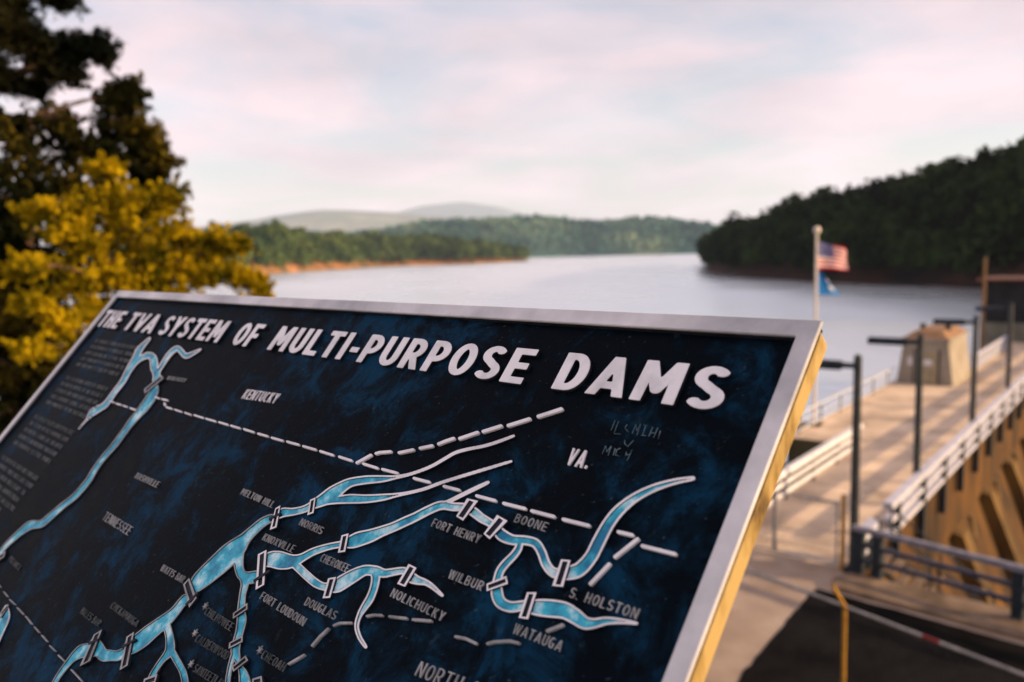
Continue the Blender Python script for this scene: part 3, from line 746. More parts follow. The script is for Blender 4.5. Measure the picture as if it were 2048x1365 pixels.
for (p, q) in ((fA, fB), (fB, fC)):
    MB().tube(p + zv * 2.4, q + zv * 2.4, 0.027, n=10).build('top_rail', 'galv', cf)
    chain_mesh('wire_mesh', cf, p, q, 0.05, 2.38, 0.075, 0.0017)
dfn = (fC - fB) / np.linalg.norm(fC - fB); nfn = np.array([-dfn[1], dfn[0], 0])
if nfn @ av < 0: nfn = -nfn
MB().tube(fB + zv * 0, fB + zv * 2.42, 0.038, n=12).build('post', 'yellow', cf)
MB().path([fB + zv * 2.38, fB + zv * 2.90 - nfn * 0.39], [0.04, 0.034], 10).build('post_arm', 'yellow', cf)
MB().tube(fA, fA + zv * 2.42, 0.045, n=12).build('post', 'galv', cf)
MB().tube(fC, fC + zv * 2.42, 0.045, n=12).build('post', 'galv', cf)
for t, ln, mt_ in ((0.255, 0.05, 'red'),):
    p = fB + (fC - fB) * t; q = fB + (fC - fB) * (t + ln)
    MB().tube(p + zv * 2.4, q + zv * 2.4, 0.029, n=10).build('marker_sleeve', mt_, cf)

# ================================================================== TREES (left)
def limb_path(p0, p1, sag, n=6, wob=0.12):
    p0, p1 = np.asarray(p0, float), np.asarray(p1, float)
    out = []
    L_ = np.linalg.norm(p1 - p0)
    for i in range(n + 1):
        t = i / n
        out.append(p0 + (p1 - p0) * t + np.array([0, 0, sag * math.sin(t * math.pi)]) + (rng.normal(size=3) * wob * L_ * 0.12 if 0 < i < n else 0))
    return out
def tree(name, base, top, rad, blobs, per, leaf, mat, label, cat, elong=1.0, density=1.0, spray=0.5):
    """tapered trunk, a limb to each foliage mass, and leaf-sized faces in clusters through each mass"""
    g = root(name, base, label, cat)
    base, top = np.asarray(base, float), np.asarray(top, float)
    tp = limb_path(base, top, 0, 7, 0.15)
    tr_ = [rad * (1 - 0.8 * i / 7) for i in range(8)]
    mb = MB().path(tp, tr_, 10)
    cc = []
    for (c, r) in blobs:
        c = np.asarray(c, float); r = np.asarray(r, float)
        k = int(np.argmin([abs(p[2] - (c[2] - 0.6)) + 0.2 * np.linalg.norm(p - c) for p in tp]))
        lp = limb_path(tp[k], c, 0.15, 5, 0.2)
        mb.path(lp, [max(0.02, tr_[k] * 0.5 * (1 - 0.14 * i)) for i in range(6)], 6)
        nc = max(6, int(per * density))
        u = rng.normal(size=(nc, 3)); u /= np.linalg.norm(u, axis=1)[:, None]
        cen = c + u * r * (rng.uniform(0.25, 1.0, (nc, 1)) ** 0.55)
        for q in cen[:: max(1, nc // 9)]:
            mb.path([lp[4], (lp[4] + q) / 2 + rng.normal(size=3) * 0.05, q], [0.022, 0.014, 0.006], 5)
        cc.append((cen, r))
    mb.build('trunk', 'bark', g)
    P_, S_ = [], []
    for (c, _), (cen, r) in zip(blobs, cc):
        for q in cen:
            m_ = int(rng.integers(20, 40))
            d_ = (q - np.asarray(c, float)) / (np.linalg.norm(r) + 1e-6) * 1.2 + rng.normal(size=3) * 0.5 + np.array([0, 0, 0.25])
            d_ /= np.linalg.norm(d_)
            ln_ = spray * rng.uniform(0.5, 1.3)
            t_ = rng.random((m_, 1))
            P_.append(q + d_ * ln_ * (t_ - 0.35) + rng.normal(size=(m_, 3)) * ln_ * 0.17 * (1.15 - t_)); S_.append(np.full(m_, leaf))
    P_ = np.concatenate(P_); S_ = np.concatenate(S_)
    quads('crown', leaf_quads(P_, S_, None, elong), mat, g)
    return g
def at(x, y, dist): return atd(x, y, dist)
def bl_list(lst, dist, sc_=1.0):
    out = []
    for (x, y, rx, ry, dd) in lst:
        d_ = dist + dd; k = d_ / FPX * 1.02 * sc_
        out.append((at(x, y, d_), (rx * k, max(rx, ry) * k * 0.8, ry * k)))
    return out
# dark broadleaf tree
dk = [(20, 335, 70, 60, 0), (110, 320, 70, 55, 0.5), (180, 300, 60, 50, 0.5), (245, 262, 42, 38, 0.6), (225, 205, 30, 34, 0.7), (262, 190, 16, 22, 0.7), (190, 385, 70, 50, 0.2), (110, 400, 75, 50, 0.2), (270, 320, 45, 45, 0.4), (305, 372, 36, 30, 0.4), (30, 430, 80, 60, 0.8), (150, 455, 70, 45, 0.8),
      (-70, 330, 90, 90, 0.3), (-60, 470, 110, 110, 0.5), (35, 255, 55, 22, 0.8), (120, 250, 36, 18, 0.9), (300, 290, 24, 30, 0.2), (318, 320, 16, 22, 0.2), (30, 600, 110, 90, 1.2), (120, 550, 100, 70, 1.6), (230, 520, 70, 60, 1.8), (-60, 720, 110, 120, 1.0), (60, 740, 110, 110, 1.5), (250, 420, 60, 35, 0.6), (-20, 840, 110, 110, 1.3), (60, 520, 110, 70, 2.4), (180, 520, 100, 60, 2.6), (20, 640, 110, 90, 2.6), (140, 640, 100, 80, 2.6), (240, 600, 80, 60, 2.6), (30, 780, 110, 100, 2.4), (300, 560, 50, 40, 2.6), (-40, 560, 100, 90, 2.2), (110, 720, 90, 80, 2.8), (20, 500, 60, 50, -0.7), (60, 560, 60, 50, -0.8), (10, 620, 60, 55, -0.8), (80, 660, 60, 50, -0.7), (20, 720, 70, 60, -0.8), (100, 760, 60, 50, -0.6), (20, 820, 70, 60, -0.8), (30, 420, 50, 40, -0.6)]
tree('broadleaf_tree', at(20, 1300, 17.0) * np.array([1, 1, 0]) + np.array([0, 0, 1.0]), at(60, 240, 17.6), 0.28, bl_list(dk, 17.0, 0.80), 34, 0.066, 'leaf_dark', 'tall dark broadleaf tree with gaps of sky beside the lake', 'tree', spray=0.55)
# sunlit young tree in front of it
lt = [(90, 420, 46, 22, 0), (150, 430, 40, 26, 0), (200, 405, 34, 22, 0.2), (250, 400, 44, 26, 0.1), (300, 415, 40, 24, 0.2), (345, 395, 24, 26, 0.2), (250, 455, 50, 28, 0), (330, 455, 46, 30, 0.2), (380, 480, 40, 26, 0.3), (120, 470, 36, 18, -0.2), (180, 490, 40, 20, -0.2),
      (290, 505, 56, 30, 0), (360, 520, 44, 28, 0.2), (415, 505, 36, 24, 0.3), (440, 478, 26, 16, 0.3), (475, 492, 22, 9, 0.2), (430, 545, 42, 16, 0.1), (480, 555, 26, 11, 0.1), (510, 566, 13, 9, 0.1), (522, 580, 7, 6, 0.1), (400, 560, 30, 12, 0.1),
      (230, 555, 46, 28, -0.2), (310, 560, 46, 24, 0.1), (170, 565, 36, 22, -0.3), (110, 555, 34, 24, -0.4), (260, 600, 50, 24, -0.1), (340, 592, 36, 16, 0.1), (190, 625, 40, 24, -0.3), (150, 690, 30, 18, -0.3), (70, 610, 26, 12, -0.9), (120, 650, 26, 14, -0.9), (60, 700, 24, 12, -0.9), (50, 540, 24, 12, -0.9), (210, 340, 22, 12, 0.4)]
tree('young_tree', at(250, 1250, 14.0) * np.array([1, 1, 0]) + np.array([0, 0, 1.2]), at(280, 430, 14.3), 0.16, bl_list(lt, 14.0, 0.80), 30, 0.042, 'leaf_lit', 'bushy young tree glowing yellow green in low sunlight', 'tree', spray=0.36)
# pine with long needles, boughs reaching in from the left
pn = [(-60, 30, 90, 40, 0), (20, 70, 50, 26, 0), (70, 92, 44, 20, 0), (120, 95, 40, 18, 0), (170, 98, 36, 18, 0), (205, 102, 16, 18, 0), (20, 40, 36, 26, 0.3), (90, 130, 36, 9, 0.1), (135, 148, 26, 9, 0.1), (20, 8, 40, 14, 0.2), (120, -2, 30, 6, 0), (-30, 150, 36, 14, 0.2), (15, 165, 18, 8, 0.3), (70, 180, 12, 7, 0.4)]
tree('pine_tree', at(-330, 1300, 12.6) * np.array([1, 1, 0]) + np.array([0, 0, 2.0]), at(-230, -60, 12.8), 0.22, bl_list(pn, 12.0, 0.72), 34, 0.022, 'needle', 'dark pine with needled boughs hanging in from the side above the broadleaf tree', 'tree', elong=3.6, spray=0.34)

# low growth on the slope between the overlook and the water
gi, gj = rng.integers(0, 19, 26000), rng.integers(0, 25, 26000); ga, gb = rng.random((26000, 1)), rng.random((26000, 1))
up_ = GH[gi, gj] * (1 - ga) * (1 - gb) + GH[gi, gj + 1] * ga * (1 - gb) + GH[gi + 1, gj] * (1 - ga) * gb + GH[gi + 1, gj + 1] * ga * gb
ub = np.array([D(rng.uniform(-8, 11.2), rng.uniform(-11, -4.2), -1.5) for _ in range(7000)])
ub = ub[[(q - A) @ av > -9 + ((-4 - (q - A) @ rv) * 0.3) for q in ub]]
up_ = np.concatenate([up_[up_[:, 2] > WZ], ub]); cl = np.sin(up_[:, 0] * 1.3) * np.cos(up_[:, 1] * 1.1 + 0.5) * 0.5 + 0.5
up_[:, 2] += rng.random(len(up_)) * (0.1 + 0.6 * cl)
ug = stuff(quads('undergrowth', leaf_quads(up_, 0.16, None, 1.4), 'undergrowth'))
tag(ug, 'low green undergrowth covering the slope below the overlook', 'undergrowth')

# ================================================================== MAP PLAQUE
SCALE = 0.70
tr0 = ray(1645, 640)
uvec = np.array([0.705464, -0.708745, 0.0]); uvec /= np.linalg.norm(uvec)
vp2 = ray(2898, -2688); vvec = vp2 - uvec * (vp2 @ uvec); vvec /= np.linalg.norm(vvec)
nvec = np.cross(uvec, vvec)
PTR = CAM + tr0 * SCALE                     # top right corner of the frame front
def plane_uv(x, y, h=0.0):
    """photo pixel -> metres on the plane h above the frame front"""
    d = ray(x, y); t = ((PTR + nvec * h - CAM) @ nvec) / (d @ nvec)
    q = CAM + d * t - PTR
    return np.array([q @ uvec, q @ vvec])
def P3(u, v, h): return PTR + uvec * u + vvec * v + nvec * h
WPL, HPL = 2.452 * SCALE, 1.22 * SCALE
BAND = 0.0265 * SCALE
ZP = -0.0085                                # plate below the frame front
pq_base = P3(-WPL / 2, -HPL / 2, -0.05); pq_base[2] = 7.43
pq = root('map_plaque', pq_base, 'large tilted dark metal relief map titled THE TVA SYSTEM OF MULTI-PURPOSE DAMS', 'plaque')
PAX = np.array([uvec, vvec, nvec])
def pbox(name, u0, u1, v0, v1, h0, h1, mat, parent=pq, bevel=0.0):
    return MB().box(P3((u0 + u1) / 2, (v0 + v1) / 2, (h0 + h1) / 2), abs(u1 - u0) / 2, abs(v1 - v0) / 2, abs(h1 - h0) / 2, PAX).build(name, mat, parent, bevel=bevel)
# plate as a fine grid so the casting is slightly uneven
nu_, nv_ = 60, 34
pv = []
for i in range(nv_ + 1):
    for j in range(nu_ + 1):
        u = -WPL + BAND * 0.7 + (WPL - BAND * 1.4) * j / nu_; v = -HPL + BAND * 0.7 + (HPL - BAND * 1.4) * i / nv_
        pv.append(P3(u, v, ZP + 0.00018 * math.sin(j * 1.7 + i) * math.cos(i * 1.3)))
pf = [(i * (nu_ + 1) + j, i * (nu_ + 1) + j + 1, (i + 1) * (nu_ + 1) + j + 1, (i + 1) * (nu_ + 1) + j) for i in range(nv_) for j in range(nu_)]
mk('plate', pv, pf, 'plate', pq, True)
def ring(name, o_, i_, h0, h1, mat, bevel):
    R_ = lambda q, h: [P3(u, v, h) for (u, v) in ((q[0], q[2]), (q[1], q[2]), (q[1], q[3]), (q[0], q[3]))]
    v = R_(o_, h1) + R_(i_, h1) + R_(o_, h0) + R_(i_, h0); f = []
    for k in range(4):
        n_ = (k + 1) % 4
        f += [(k, n_, n_ + 4, k + 4), (k + 8, k + 12, n_ + 12, n_ + 8), (k, k + 8, n_ + 8, n_), (k + 4, n_ + 4, n_ + 12, k + 12)]
    return mk(name, v, f, mat, pq, bevel=bevel)
ring('frame', (-WPL, 0, -HPL, 0), (-WPL + BAND, -BAND, -HPL + BAND, -BAND), -0.0042, 0, 'frame', 0.0010)
ring('frame_web', (-WPL + 0.003, -0.003, -HPL + 0.003, -0.003), (-WPL + BAND + 0.0004, -BAND - 0.0004, -HPL + BAND + 0.0004, -BAND - 0.0004), -0.0131, -0.0043, 'reliefside', 0)
# backing board with rounded upper corners
def rounded(u0, u1, v0, v1, r, n=6):
    out = []
    for (cu, cv, a0) in ((u1 - r, v1 - r, 0), (u0 + r, v1 - r, 90), (u0 + r, v0 + r, 180), (u1 - r, v0 + r, 270)):
        for k in range(n + 1):
            t = math.radians(a0 + 90 * k / n); out.append((cu + r * math.cos(t), cv + r * math.sin(t)))
    return out
rp_ = rounded(-WPL + 0.002, 0.0012, -HPL + 0.002, -0.004, 0.012)
n = len(rp_)
rim_ = rounded(-WPL + 0.0034, -0.0034, -HPL + 0.0034, -0.0054, 0.006)
v = [P3(p[0], p[1], -0.0044) for p in rp_] + [P3(p[0], p[1], -0.0225) for p in rp_]
v += [P3(p[0], p[1], -0.0044) for p in rim_] + [P3(p[0], p[1], -0.0132) for p in rim_]
mk('backing_board', v, [tuple(range(4 * n - 1, 3 * n - 1, -1)), tuple(range(2 * n - 1, n - 1, -1))] + [(i, i + n, (i + 1) % n + n, (i + 1) % n) for i in range(n)] + [(i, (i + 1) % n, (i + 1) % n + 2 * n, i + 2 * n) for i in range(n)] + [(i + 2 * n, (i + 1) % n + 2 * n, (i + 1) % n + 3 * n, i + 3 * n) for i in range(n)], 'backing', pq)
# stone pedestal under the board
pb = MB()
c1 = P3(-WPL / 2, -HPL / 2 + 0.05, -0.06)
pax = np.array([uvec, np.array([-uvec[1], uvec[0], 0]), zv])
pb.box(np.array([c1[0], c1[1], (7.43 + c1[2] - 0.16) / 2]), WPL * 0.36, 0.12, (c1[2] - 0.16 - 7.43) / 2, pax)
pb.build('pedestal', 'pedestal', pq)
pbox('bracket', -WPL * 0.86, -WPL * 0.80, -HPL * 0.85, -HPL * 0.25, -0.14, -0.0228, 'darkpost')
pbox('bracket', -WPL * 0.20, -WPL * 0.14, -HPL * 0.85, -HPL * 0.45, -0.14, -0.0228, 'darkpost')

# ---- contour machinery: signed field on a grid -> closed loops
def contour(S, x0, y0, st):
    ny, nx = S.shape
    pos = S > 0
    cell = pos[:-1, :-1].astype(int) + 2 * pos[:-1, 1:] + 4 * pos[1:, 1:] + 8 * pos[1:, :-1]
    segs = {}
    T = {1: [(3, 0)], 2: [(0, 1)], 3: [(3, 1)], 4: [(1, 2)], 5: [(3, 2), (1, 0)], 6: [(0, 2)], 7: [(3, 2)], 8: [(2, 3)], 9: [(2, 0)], 10: [(0, 3), (2, 1)], 11: [(2, 1)], 12: [(1, 3)], 13: [(1, 0)], 14: [(0, 3)]}
    ptc = {}
    def ep(i, j, e):
        if e == 0: a, b, key = (i, j), (i, j + 1), (i, j, 0)
        elif e == 2: a, b, key = (i + 1, j), (i + 1, j + 1), (i + 1, j, 0)
        elif e == 3: a, b, key = (i, j), (i + 1, j), (i, j, 1)
        else: a, b, key = (i, j + 1), (i + 1, j + 1), (i, j + 1, 1)
        if key not in ptc:
            sa, sb = S[a], S[b]; t = sa / (sa - sb)
            ptc[key] = (x0 + st * (a[1] + (b[1] - a[1]) * t), y0 + st * (a[0] + (b[0] - a[0]) * t))
        return key
    for i, j in zip(*np.nonzero((cell > 0) & (cell < 15))):
        for e0, e1 in T[int(cell[i, j])]:
            segs[ep(i, j, e0)] = ep(i, j, e1)
    loops = []
    while segs:
        k0, k = segs.popitem(); lp = [ptc[k0]]
        while k != k0 and k in segs:
            lp.append(ptc[k]); k = segs.pop(k)
        if len(lp) > 3: loops.append(np.array(lp))
    return loops
def simplify(lp, tol):
    keep = np.zeros(len(lp), bool)
    far = int(np.argmax(((lp - lp[0]) ** 2).sum(1))); keep[0] = keep[far] = True
    st_ = [(0, far), (far, len(lp))]
    while st_:
        a, b = st_.pop()
        if b - a < 2: continue
        p, q = lp[a], lp[b % len(lp)]; d = q - p; L_ = np.hypot(*d) + 1e-12
        seg = lp[a + 1:b]; dist = np.abs((seg[:, 0] - p[0]) * d[1] - (seg[:, 1] - p[1]) * d[0]) / L_
        k = int(np.argmax(dist))
        if dist[k] > tol:
            keep[a + 1 + k] = True; st_ += [(a, a + 1 + k), (a + 1 + k, b)]
    r = lp[keep]
    return r if len(r) >= 3 else lp
PENDING = []
def relief(name, loops, h0, h1, mat, parent, bevel=0.0, side=None):
    """loops in plaque metres, extruded between heights h0..h1 over the frame front (filled, holes by nesting)"""
    cu = bpy.data.curves.new(name, 'CURVE'); cu.dimensions = '2D'; cu.fill_mode = 'BOTH'
    cu.extrude = (h1 - h0) / 2 - bevel; cu.bevel_depth = bevel; cu.bevel_resolution = 0
    if bevel: cu.offset = -bevel
    for lp in loops:
        sp = cu.splines.new('POLY'); sp.points.add(len(lp) - 1)
        sp.points.foreach_set('co', np.column_stack([lp, np.zeros(len(lp)), np.ones(len(lp))]).ravel())
        sp.use_cyclic_u = True
    o = bpy.data.objects.new('_c', cu); COL.objects.link(o)
    PENDING.append((o, name, (h0 + h1) / 2, mat, parent, side))
def flush():
    bpy.context.view_layer.update()
    dg = bpy.context.evaluated_depsgraph_get()
    out = []
    for (o, name, hm, mat, parent, side) in PENDING:
        me = bpy.data.meshes.new_from_object(o.evaluated_get(dg))
        n_ = len(me.vertices); co = np.empty(n_ * 3, np.float32); me.vertices.foreach_get('co', co); co = co.reshape(-1, 3)
        w = PTR + co[:, :1] * uvec + co[:, 1:2] * vvec + (co[:, 2:3] + hm) * nvec - np.array(parent['_o'] if '_o' in parent.keys() else pq['_o'])
        me.vertices.foreach_set('co', w.astype(np.float32).ravel())
        me.materials.clear(); me.materials.append(M[mat])
        if side:
            me.materials.append(M[side]); me.update()
            nl = np.empty(len(me.polygons) * 3, np.float32); me.polygons.foreach_get('normal', nl)
            up_ = np.abs(nl.reshape(-1, 3) @ nvec.astype(np.float32)) < 0.55
            me.polygons.foreach_set('material_index', up_.astype(np.int32))
        me.update(); me.name = name
        ob = link(name, me, parent); out.append(ob)
        cd = o.data; bpy.data.objects.remove(o); bpy.data.curves.remove(cd)
    PENDING.clear()
    return out

# ---- stroke alphabet (cap height 1)
def arc(cx, cy, rx, ry, a0, a1, n=12):
    return [(cx + rx * math.cos(math.radians(a0 + (a1 - a0) * k / n)), cy + ry * math.sin(math.radians(a0 + (a1 - a0) * k / n))) for k in range(n + 1)]
def glyphs(t):
    """centre lines inset by half thickness t; each entry (width, strokes)"""
    b, tp = t, 1 - t
    G = {}
    w = 0.52; l, r = t, w - t
    mid = 0.5
    G['I'] = (2 * t, [[(t, -.2), (t, 1.2)]])
    G['T'] = (w, [[(0, tp), (w, tp)], [(w / 2, -.2), (w / 2, tp)]])
    G['L'] = (0.46, [[(l, b), (l, 1.2)], [(0, b), (.46, b)]])
    G['H'] = (w, [[(l, -.2), (l, 1.2)], [(r, -.2), (r, 1.2)], [(l, mid), (r, mid)]])
    G['E'] = (0.47, [[(l, 0), (l, 1)], [(0, tp), (.47, tp)], [(0, mid), (.43, mid)], [(0, b), (.47, b)]])
    G['F'] = (0.46, [[(l, -.2), (l, 1)], [(0, tp), (.46, tp)], [(0, mid - .02), (.42, mid - .02)]])
    G['V'] = (0.58, [[(t * .9 - .055, 1.2), (.29 + .02, -.08)], [(.58 - t * .9 + .055, 1.2), (.29 - .02, -.08)]])
    G['A'] = (0.62, [[(t * .9 - .05, -.2), (.31 + .02, 1.08)], [(.62 - t * .9 + .05, -.2), (.31 - .02, 1.08)], [(.16, .27), (.46, .27)]])
    G['M'] = (0.70, [[(l, -.2), (l + .03, 1.2)], [(.70 - l, -.2), (.70 - l - .03, 1.2)], [(l - .01, 1.1), (.35, .30), (.70 - l + .01, 1.1)]])
    G['N'] = (0.56, [[(l, -.2), (l, 1.2)], [(.56 - l, -.2), (.56 - l, 1.2)], [(l - .02, 1.1), (.56 - l + .02, -.1)]])
    G['W'] = (0.78, [[(t * .9 - .04, 1.2), (.22, -.1)], [(.2, -.1), (.41, 1.1)], [(.37, 1.1), (.58, -.1)], [(.56, -.1), (.78 - t * .9 + .04, 1.2)]])
    G['K'] = (0.54, [[(l, -.2), (l, 1.2)], [(l, .34), (.54 - t * .6, 1.15)], [(.22, .5), (.54 - t * .4, -.15)]])
    G['X'] = (0.56, [[(t * .5, -.15), (.56 - t * .5, 1.15)], [(t * .5, 1.15), (.56 - t * .5, -.15)]])
    G['Y'] = (0.58, [[(t * .6 - .03, 1.2), (.29, .42)], [(.58 - t * .6 + .03, 1.2), (.29, .42)], [(.29, -.2), (.29, .48)]])
    G['Z'] = (0.5, [[(0, tp), (.5, tp)], [(0, b), (.5, b)], [(t, b), (.5 - t, tp)]])
    rx, ry = w / 2 - t + .02, .5 - t
    O_ = arc(w / 2 + .02, .5, rx, ry, 0, 360, 28)
    G['O'] = (w + .04, [O_]); G['0'] = G['O']
    G['Q'] = (w + .04, [O_, [(.34, .3), (.54, -.02)]])
    G['C'] = (w, [arc(w / 2 + .01, .5, rx, ry, 52, 308, 22)])
    G['G'] = (w + .02, [arc(w / 2 + .01, .5, rx, ry, 52, 318, 22), [(.3, .44), (w - .01, .44)], [(w - .01 - t, .12), (w - .01 - t, .48)]])
    G['U'] = (w, [[(l, 1.2), (l, .34)] , [(r, 1.2), (r, .34)], arc(w / 2, .34, w / 2 - t, .34 - t, 180, 360, 14)])
    G['J'] = (0.42, [[(.42 - t, 1.2), (.42 - t, .3)], arc(.21, .3, .21 - t, .3 - t, 180, 360, 12)])
    G['D'] = (w, [[(l, 0), (l, 1)], [(l, tp)] + arc(w / 2 - .04, .5, w / 2 + .04 - t, .5 - t, 90, -90, 18) + [(l, b)]])
    bowl = lambda y0, y1, x1: [(l, y1)] + arc(x1 - (y1 - y0) / 2 * .8, (y0 + y1) / 2, (y1 - y0) / 2 * .8, (y1 - y0) / 2, 90, -90, 12) + [(l, y0)]
    G['P'] = (0.5, [[(l, -.2), (l, 1)], bowl(.42, tp, .5 - t)])
    G['R'] = (0.52, [[(l, -.2), (l, 1)], bowl(.44, tp, .5 - t), [(.24, .46), (.52 - t * .8 + .03, -.12)]])
    G['B'] = (0.52, [[(l, 0), (l, 1)], bowl(.53, tp, .47 - t * .9), bowl(b, .53, .52 - t)])
    s_ = arc(w / 2, .725, w / 2 - t - .01, .275 - t, 28, 250, 14) + arc(w / 2, .275, w / 2 - t + .005, .275 - t, 70, -152, 14)
    G['S'] = (w, [s_])
    G['-'] = (0.30, [[(.02, .40), (.28, .40)]])
    G['.'] = (2 * t, [[(t, 0), (t, 2 * t)]])
    G[','] = (2 * t, [[(t + .02, .16), (t - .03, -.1)]])
    G['9'] = (w, [arc(w / 2, .7, w / 2 - t, .3 - t, 0, 360, 18), [(r, .7), (r - .05, .2), (l + .05, b)]])
    G[' '] = (0.34, [])
    return G
def sdf_strokes(strokes, t, xa, ya):
    X, Y = np.meshgrid(xa, ya); d = np.full(X.shape, 9.0)
    for s in strokes:
        for k in range(len(s) - 1):
            (ax_, ay_), (bx_, by_) = s[k], s[k + 1]
            L_ = math.hypot(bx_ - ax_, by_ - ay_)
            if L_ < 1e-6: continue
            ex, ey = (bx_ - ax_) / L_, (by_ - ay_) / L_
            px = (X - ax_) * ex + (Y - ay_) * ey; py = -(X - ax_) * ey + (Y - ay_) * ex
            qx = np.abs(px - L_ / 2) - L_ / 2; qy = np.abs(py) - t
            d = np.minimum(d, np.maximum(qx, qy))
            if k < len(s) - 2:
                d = np.minimum(d, np.hypot(X - bx_, Y - by_) - t)
    d = np.maximum(d, np.maximum(-Y, Y - 1))
    return d
def glyph_loops(ch, t, res, cache={}):
    key = (ch, t, res)
    if key not in cache:
        w, st = glyphs(t)[ch]
        if ch == ',': st = [[(t + .02, .16), (t - .03, 0)]]
        if not st: cache[key] = (w, [])
        else:
            h = 1.0 / res; m_ = 3
            xa = np.arange(-m_ * h, w + .12 + m_ * h, h); ya = np.arange(-m_ * h - h * .37, 1 + m_ * h, h)
            S = -sdf_strokes(st, t, xa, ya) + 1e-7
            cache[key] = (w, [simplify(l_, h * 0.10) for l_ in contour(S, xa[0], ya[0], h)])
    return cache[key]
def layout(text, t, res, gap):
    x = 0; out = []
    for ch in text:
        w, lp = glyph_loops(ch, t, res)
        out.append((ch, x, w, lp)); x += w + gap
    return out, x - gap

# title: each raised letter is a part
HT = ZP + 0.0050
def uvp(p, h=HT): return plane_uv(p[0], p[1], h)
vb = np.mean([uvp(p)[1] for p in ((203, 652), (313.5, 667), (433.6, 684.5), (530.8, 701), (1039.7, 770.8), (1098.4, 781))])
vt = np.mean([uvp(p)[1] for p in ((215, 621), (269.5, 624), (1068, 698), (1020, 693), (1130, 705))])
CAPH = vt - vb
for word, pl, pr_ in (('THE', (215, 623), (252.6, 629)), ('TVA', (269.5, 626), (301, 665)), ('SYSTEM', (313.5, 667), (433.6, 684.5)), ('OF', (460, 687), (524, 693)), ('MULTI-PURPOSE', (530.8, 701), (1039.7, 770.8)), ('DAMS', (1098.4, 781), (1443, 826))):
    u0, u1 = uvp(pl)[0], uvp(pr_)[0]
    if word == 'OF':
        u1 = uvp((531.8, 651))[0]
    if word == 'DAMS':
        u1 = uvp((1472.5, 737))[0]
    lay, tw = layout(word, 0.092, 44, 0.115)
    k = (u1 - u0) / tw
    for ch, x, w, lps in lay:
        if not lps: continue
        relief('title_letter', [np.column_stack([u0 + (x + l_[:, 0]) * k, vb + l_[:, 1] * CAPH]) for l_ in lps], ZP - 0.001, HT, 'relief', pq, 0.0005, 'reliefside')

# place names
def name_at(text, pl, pr_, cap, t=0.075, res=26, mat='smallrelief', gap=0.21, h=0.0018, nm='place_name'):
    a_, b_ = uvp(pl, ZP + h), uvp(pr_, ZP + h)
    lay, tw = layout(text, t * 0.58, res, gap)
    k = (b_[0] - a_[0]) / tw
    loops = []
    for ch, x, w, lps in lay:
        for l_ in lps:
            U_ = a_[0] + (x + l_[:, 0]) * k
            loops.append(np.column_stack([U_, a_[1] + (b_[1] - a_[1]) * (x + l_[:, 0]) / tw + l_[:, 1] * cap]))
    relief(nm, loops, ZP - 0.0008, ZP + h, mat, pq)
CP = 0.0090
for (tx, pl, pr_, cp, th_, mt_) in (
    ('KENTUCKY', (482, 797), (548, 807), 0.0172, .09, 'relief'), ('KENTUCKY', (332.5, 759), (368, 764.5), 0.0075, .07, 'smallrelief'),
    ('NASHVILLE', (268, 956), (312, 975.5), 0.0100, .075, 'smallrelief'), ('TENNESSEE', (203, 1039), (254, 1071), 0.0138, .075, 'smallrelief'),
    ('MELTON HILL', (479.5, 988.5), (542.6, 1016), CP, .075, 'smallrelief'), ('NORRIS', (596.6, 1050), (640, 1069), CP, .08, 'smallrelief'),
    ('KNOXVILLE', (523, 1080), (583, 1105.6), CP, .06, 'smallrelief'), ('CHEROKEE', (638, 1122), (692, 1145.5), CP, .075, 'smallrelief'),
    ('FORT HENRY', (861, 1052.5), (955, 1087), CP, .095, 'smallrelief'), ('BOONE', (1026.6, 1044), (1089, 1063.5), CP, .095, 'smallrelief'),
    ('WILBUR', (894, 1156), (961, 1182), CP, .09, 'smallrelief'), ('S. HOLSTON', (1136, 1194), (1271, 1239), CP, .09, 'smallrelief'),
    ('WATAUGA', (1023.4, 1266), (1119, 1304), CP, .09, 'smallrelief'), ('NOLICHUCKY', (779, 1193), (883, 1243.5), CP, .08, 'smallrelief'),
    ('DOUGLAS', (607, 1210), (667, 1240), CP, .07, 'smallrelief'), ('FORT LOUDOUN', (518, 1198), (604, 1252.5), CP, .065, 'smallrelief'),
    ('WATTS BAR', (319, 1141), (363, 1166.6), CP, .065, 'smallrelief'), ('CHILHOWEE', (407, 1228), (459, 1262.5), CP, .06, 'tinyrelief'),  # lower-left names dimmed by colour for the light falloff
    ('CALDERWOOD', (388, 1283), (451, 1320), CP, .06, 'tinyrelief'), ('CHEOAH', (520, 1316), (564, 1344), CP, .065, 'tinyrelief'),
    ('SANTEETLAH', (384, 1343), (442, 1378), CP, .06, 'tinyrelief'), ('CHICKAMAUGA', (219, 1216), (270, 1254.5), CP, .06, 'tinyrelief'),
    ('HALES BAR', (159, 1227), (194.5, 1254), CP, .06, 'tinyrelief'), ('PICKWICK', (15.6, 1121), (36, 1141.6), 0.0085, .06, 'tinyrelief'),
    ('VA.', (1130, 929), (1172, 937.5), 0.0185, .15, 'relief'), ('NORTH CAROLINA', (828, 1351), (1090, 1452), 0.0135, .075, 'smallrelief')):
    name_at(tx, pl, pr_, cp, th_, mat=mt_)
for p in ((410, 1212), (389, 1266), (519, 1300), (381, 1328)):      # asterisks by some names
    c_ = uvp(p, ZP + 0.002); lp = []
    for k in range(12):
        rr2 = 0.0052 if k % 2 == 0 else 0.002
        lp.append((c_[0] + rr2 * math.sin(k * math.pi / 6), c_[1] + rr2 * math.cos(k * math.pi / 6)))
    relief('asterisk', [np.array(lp)], ZP - 0.0008, ZP + 0.002, 'smallrelief', pq)

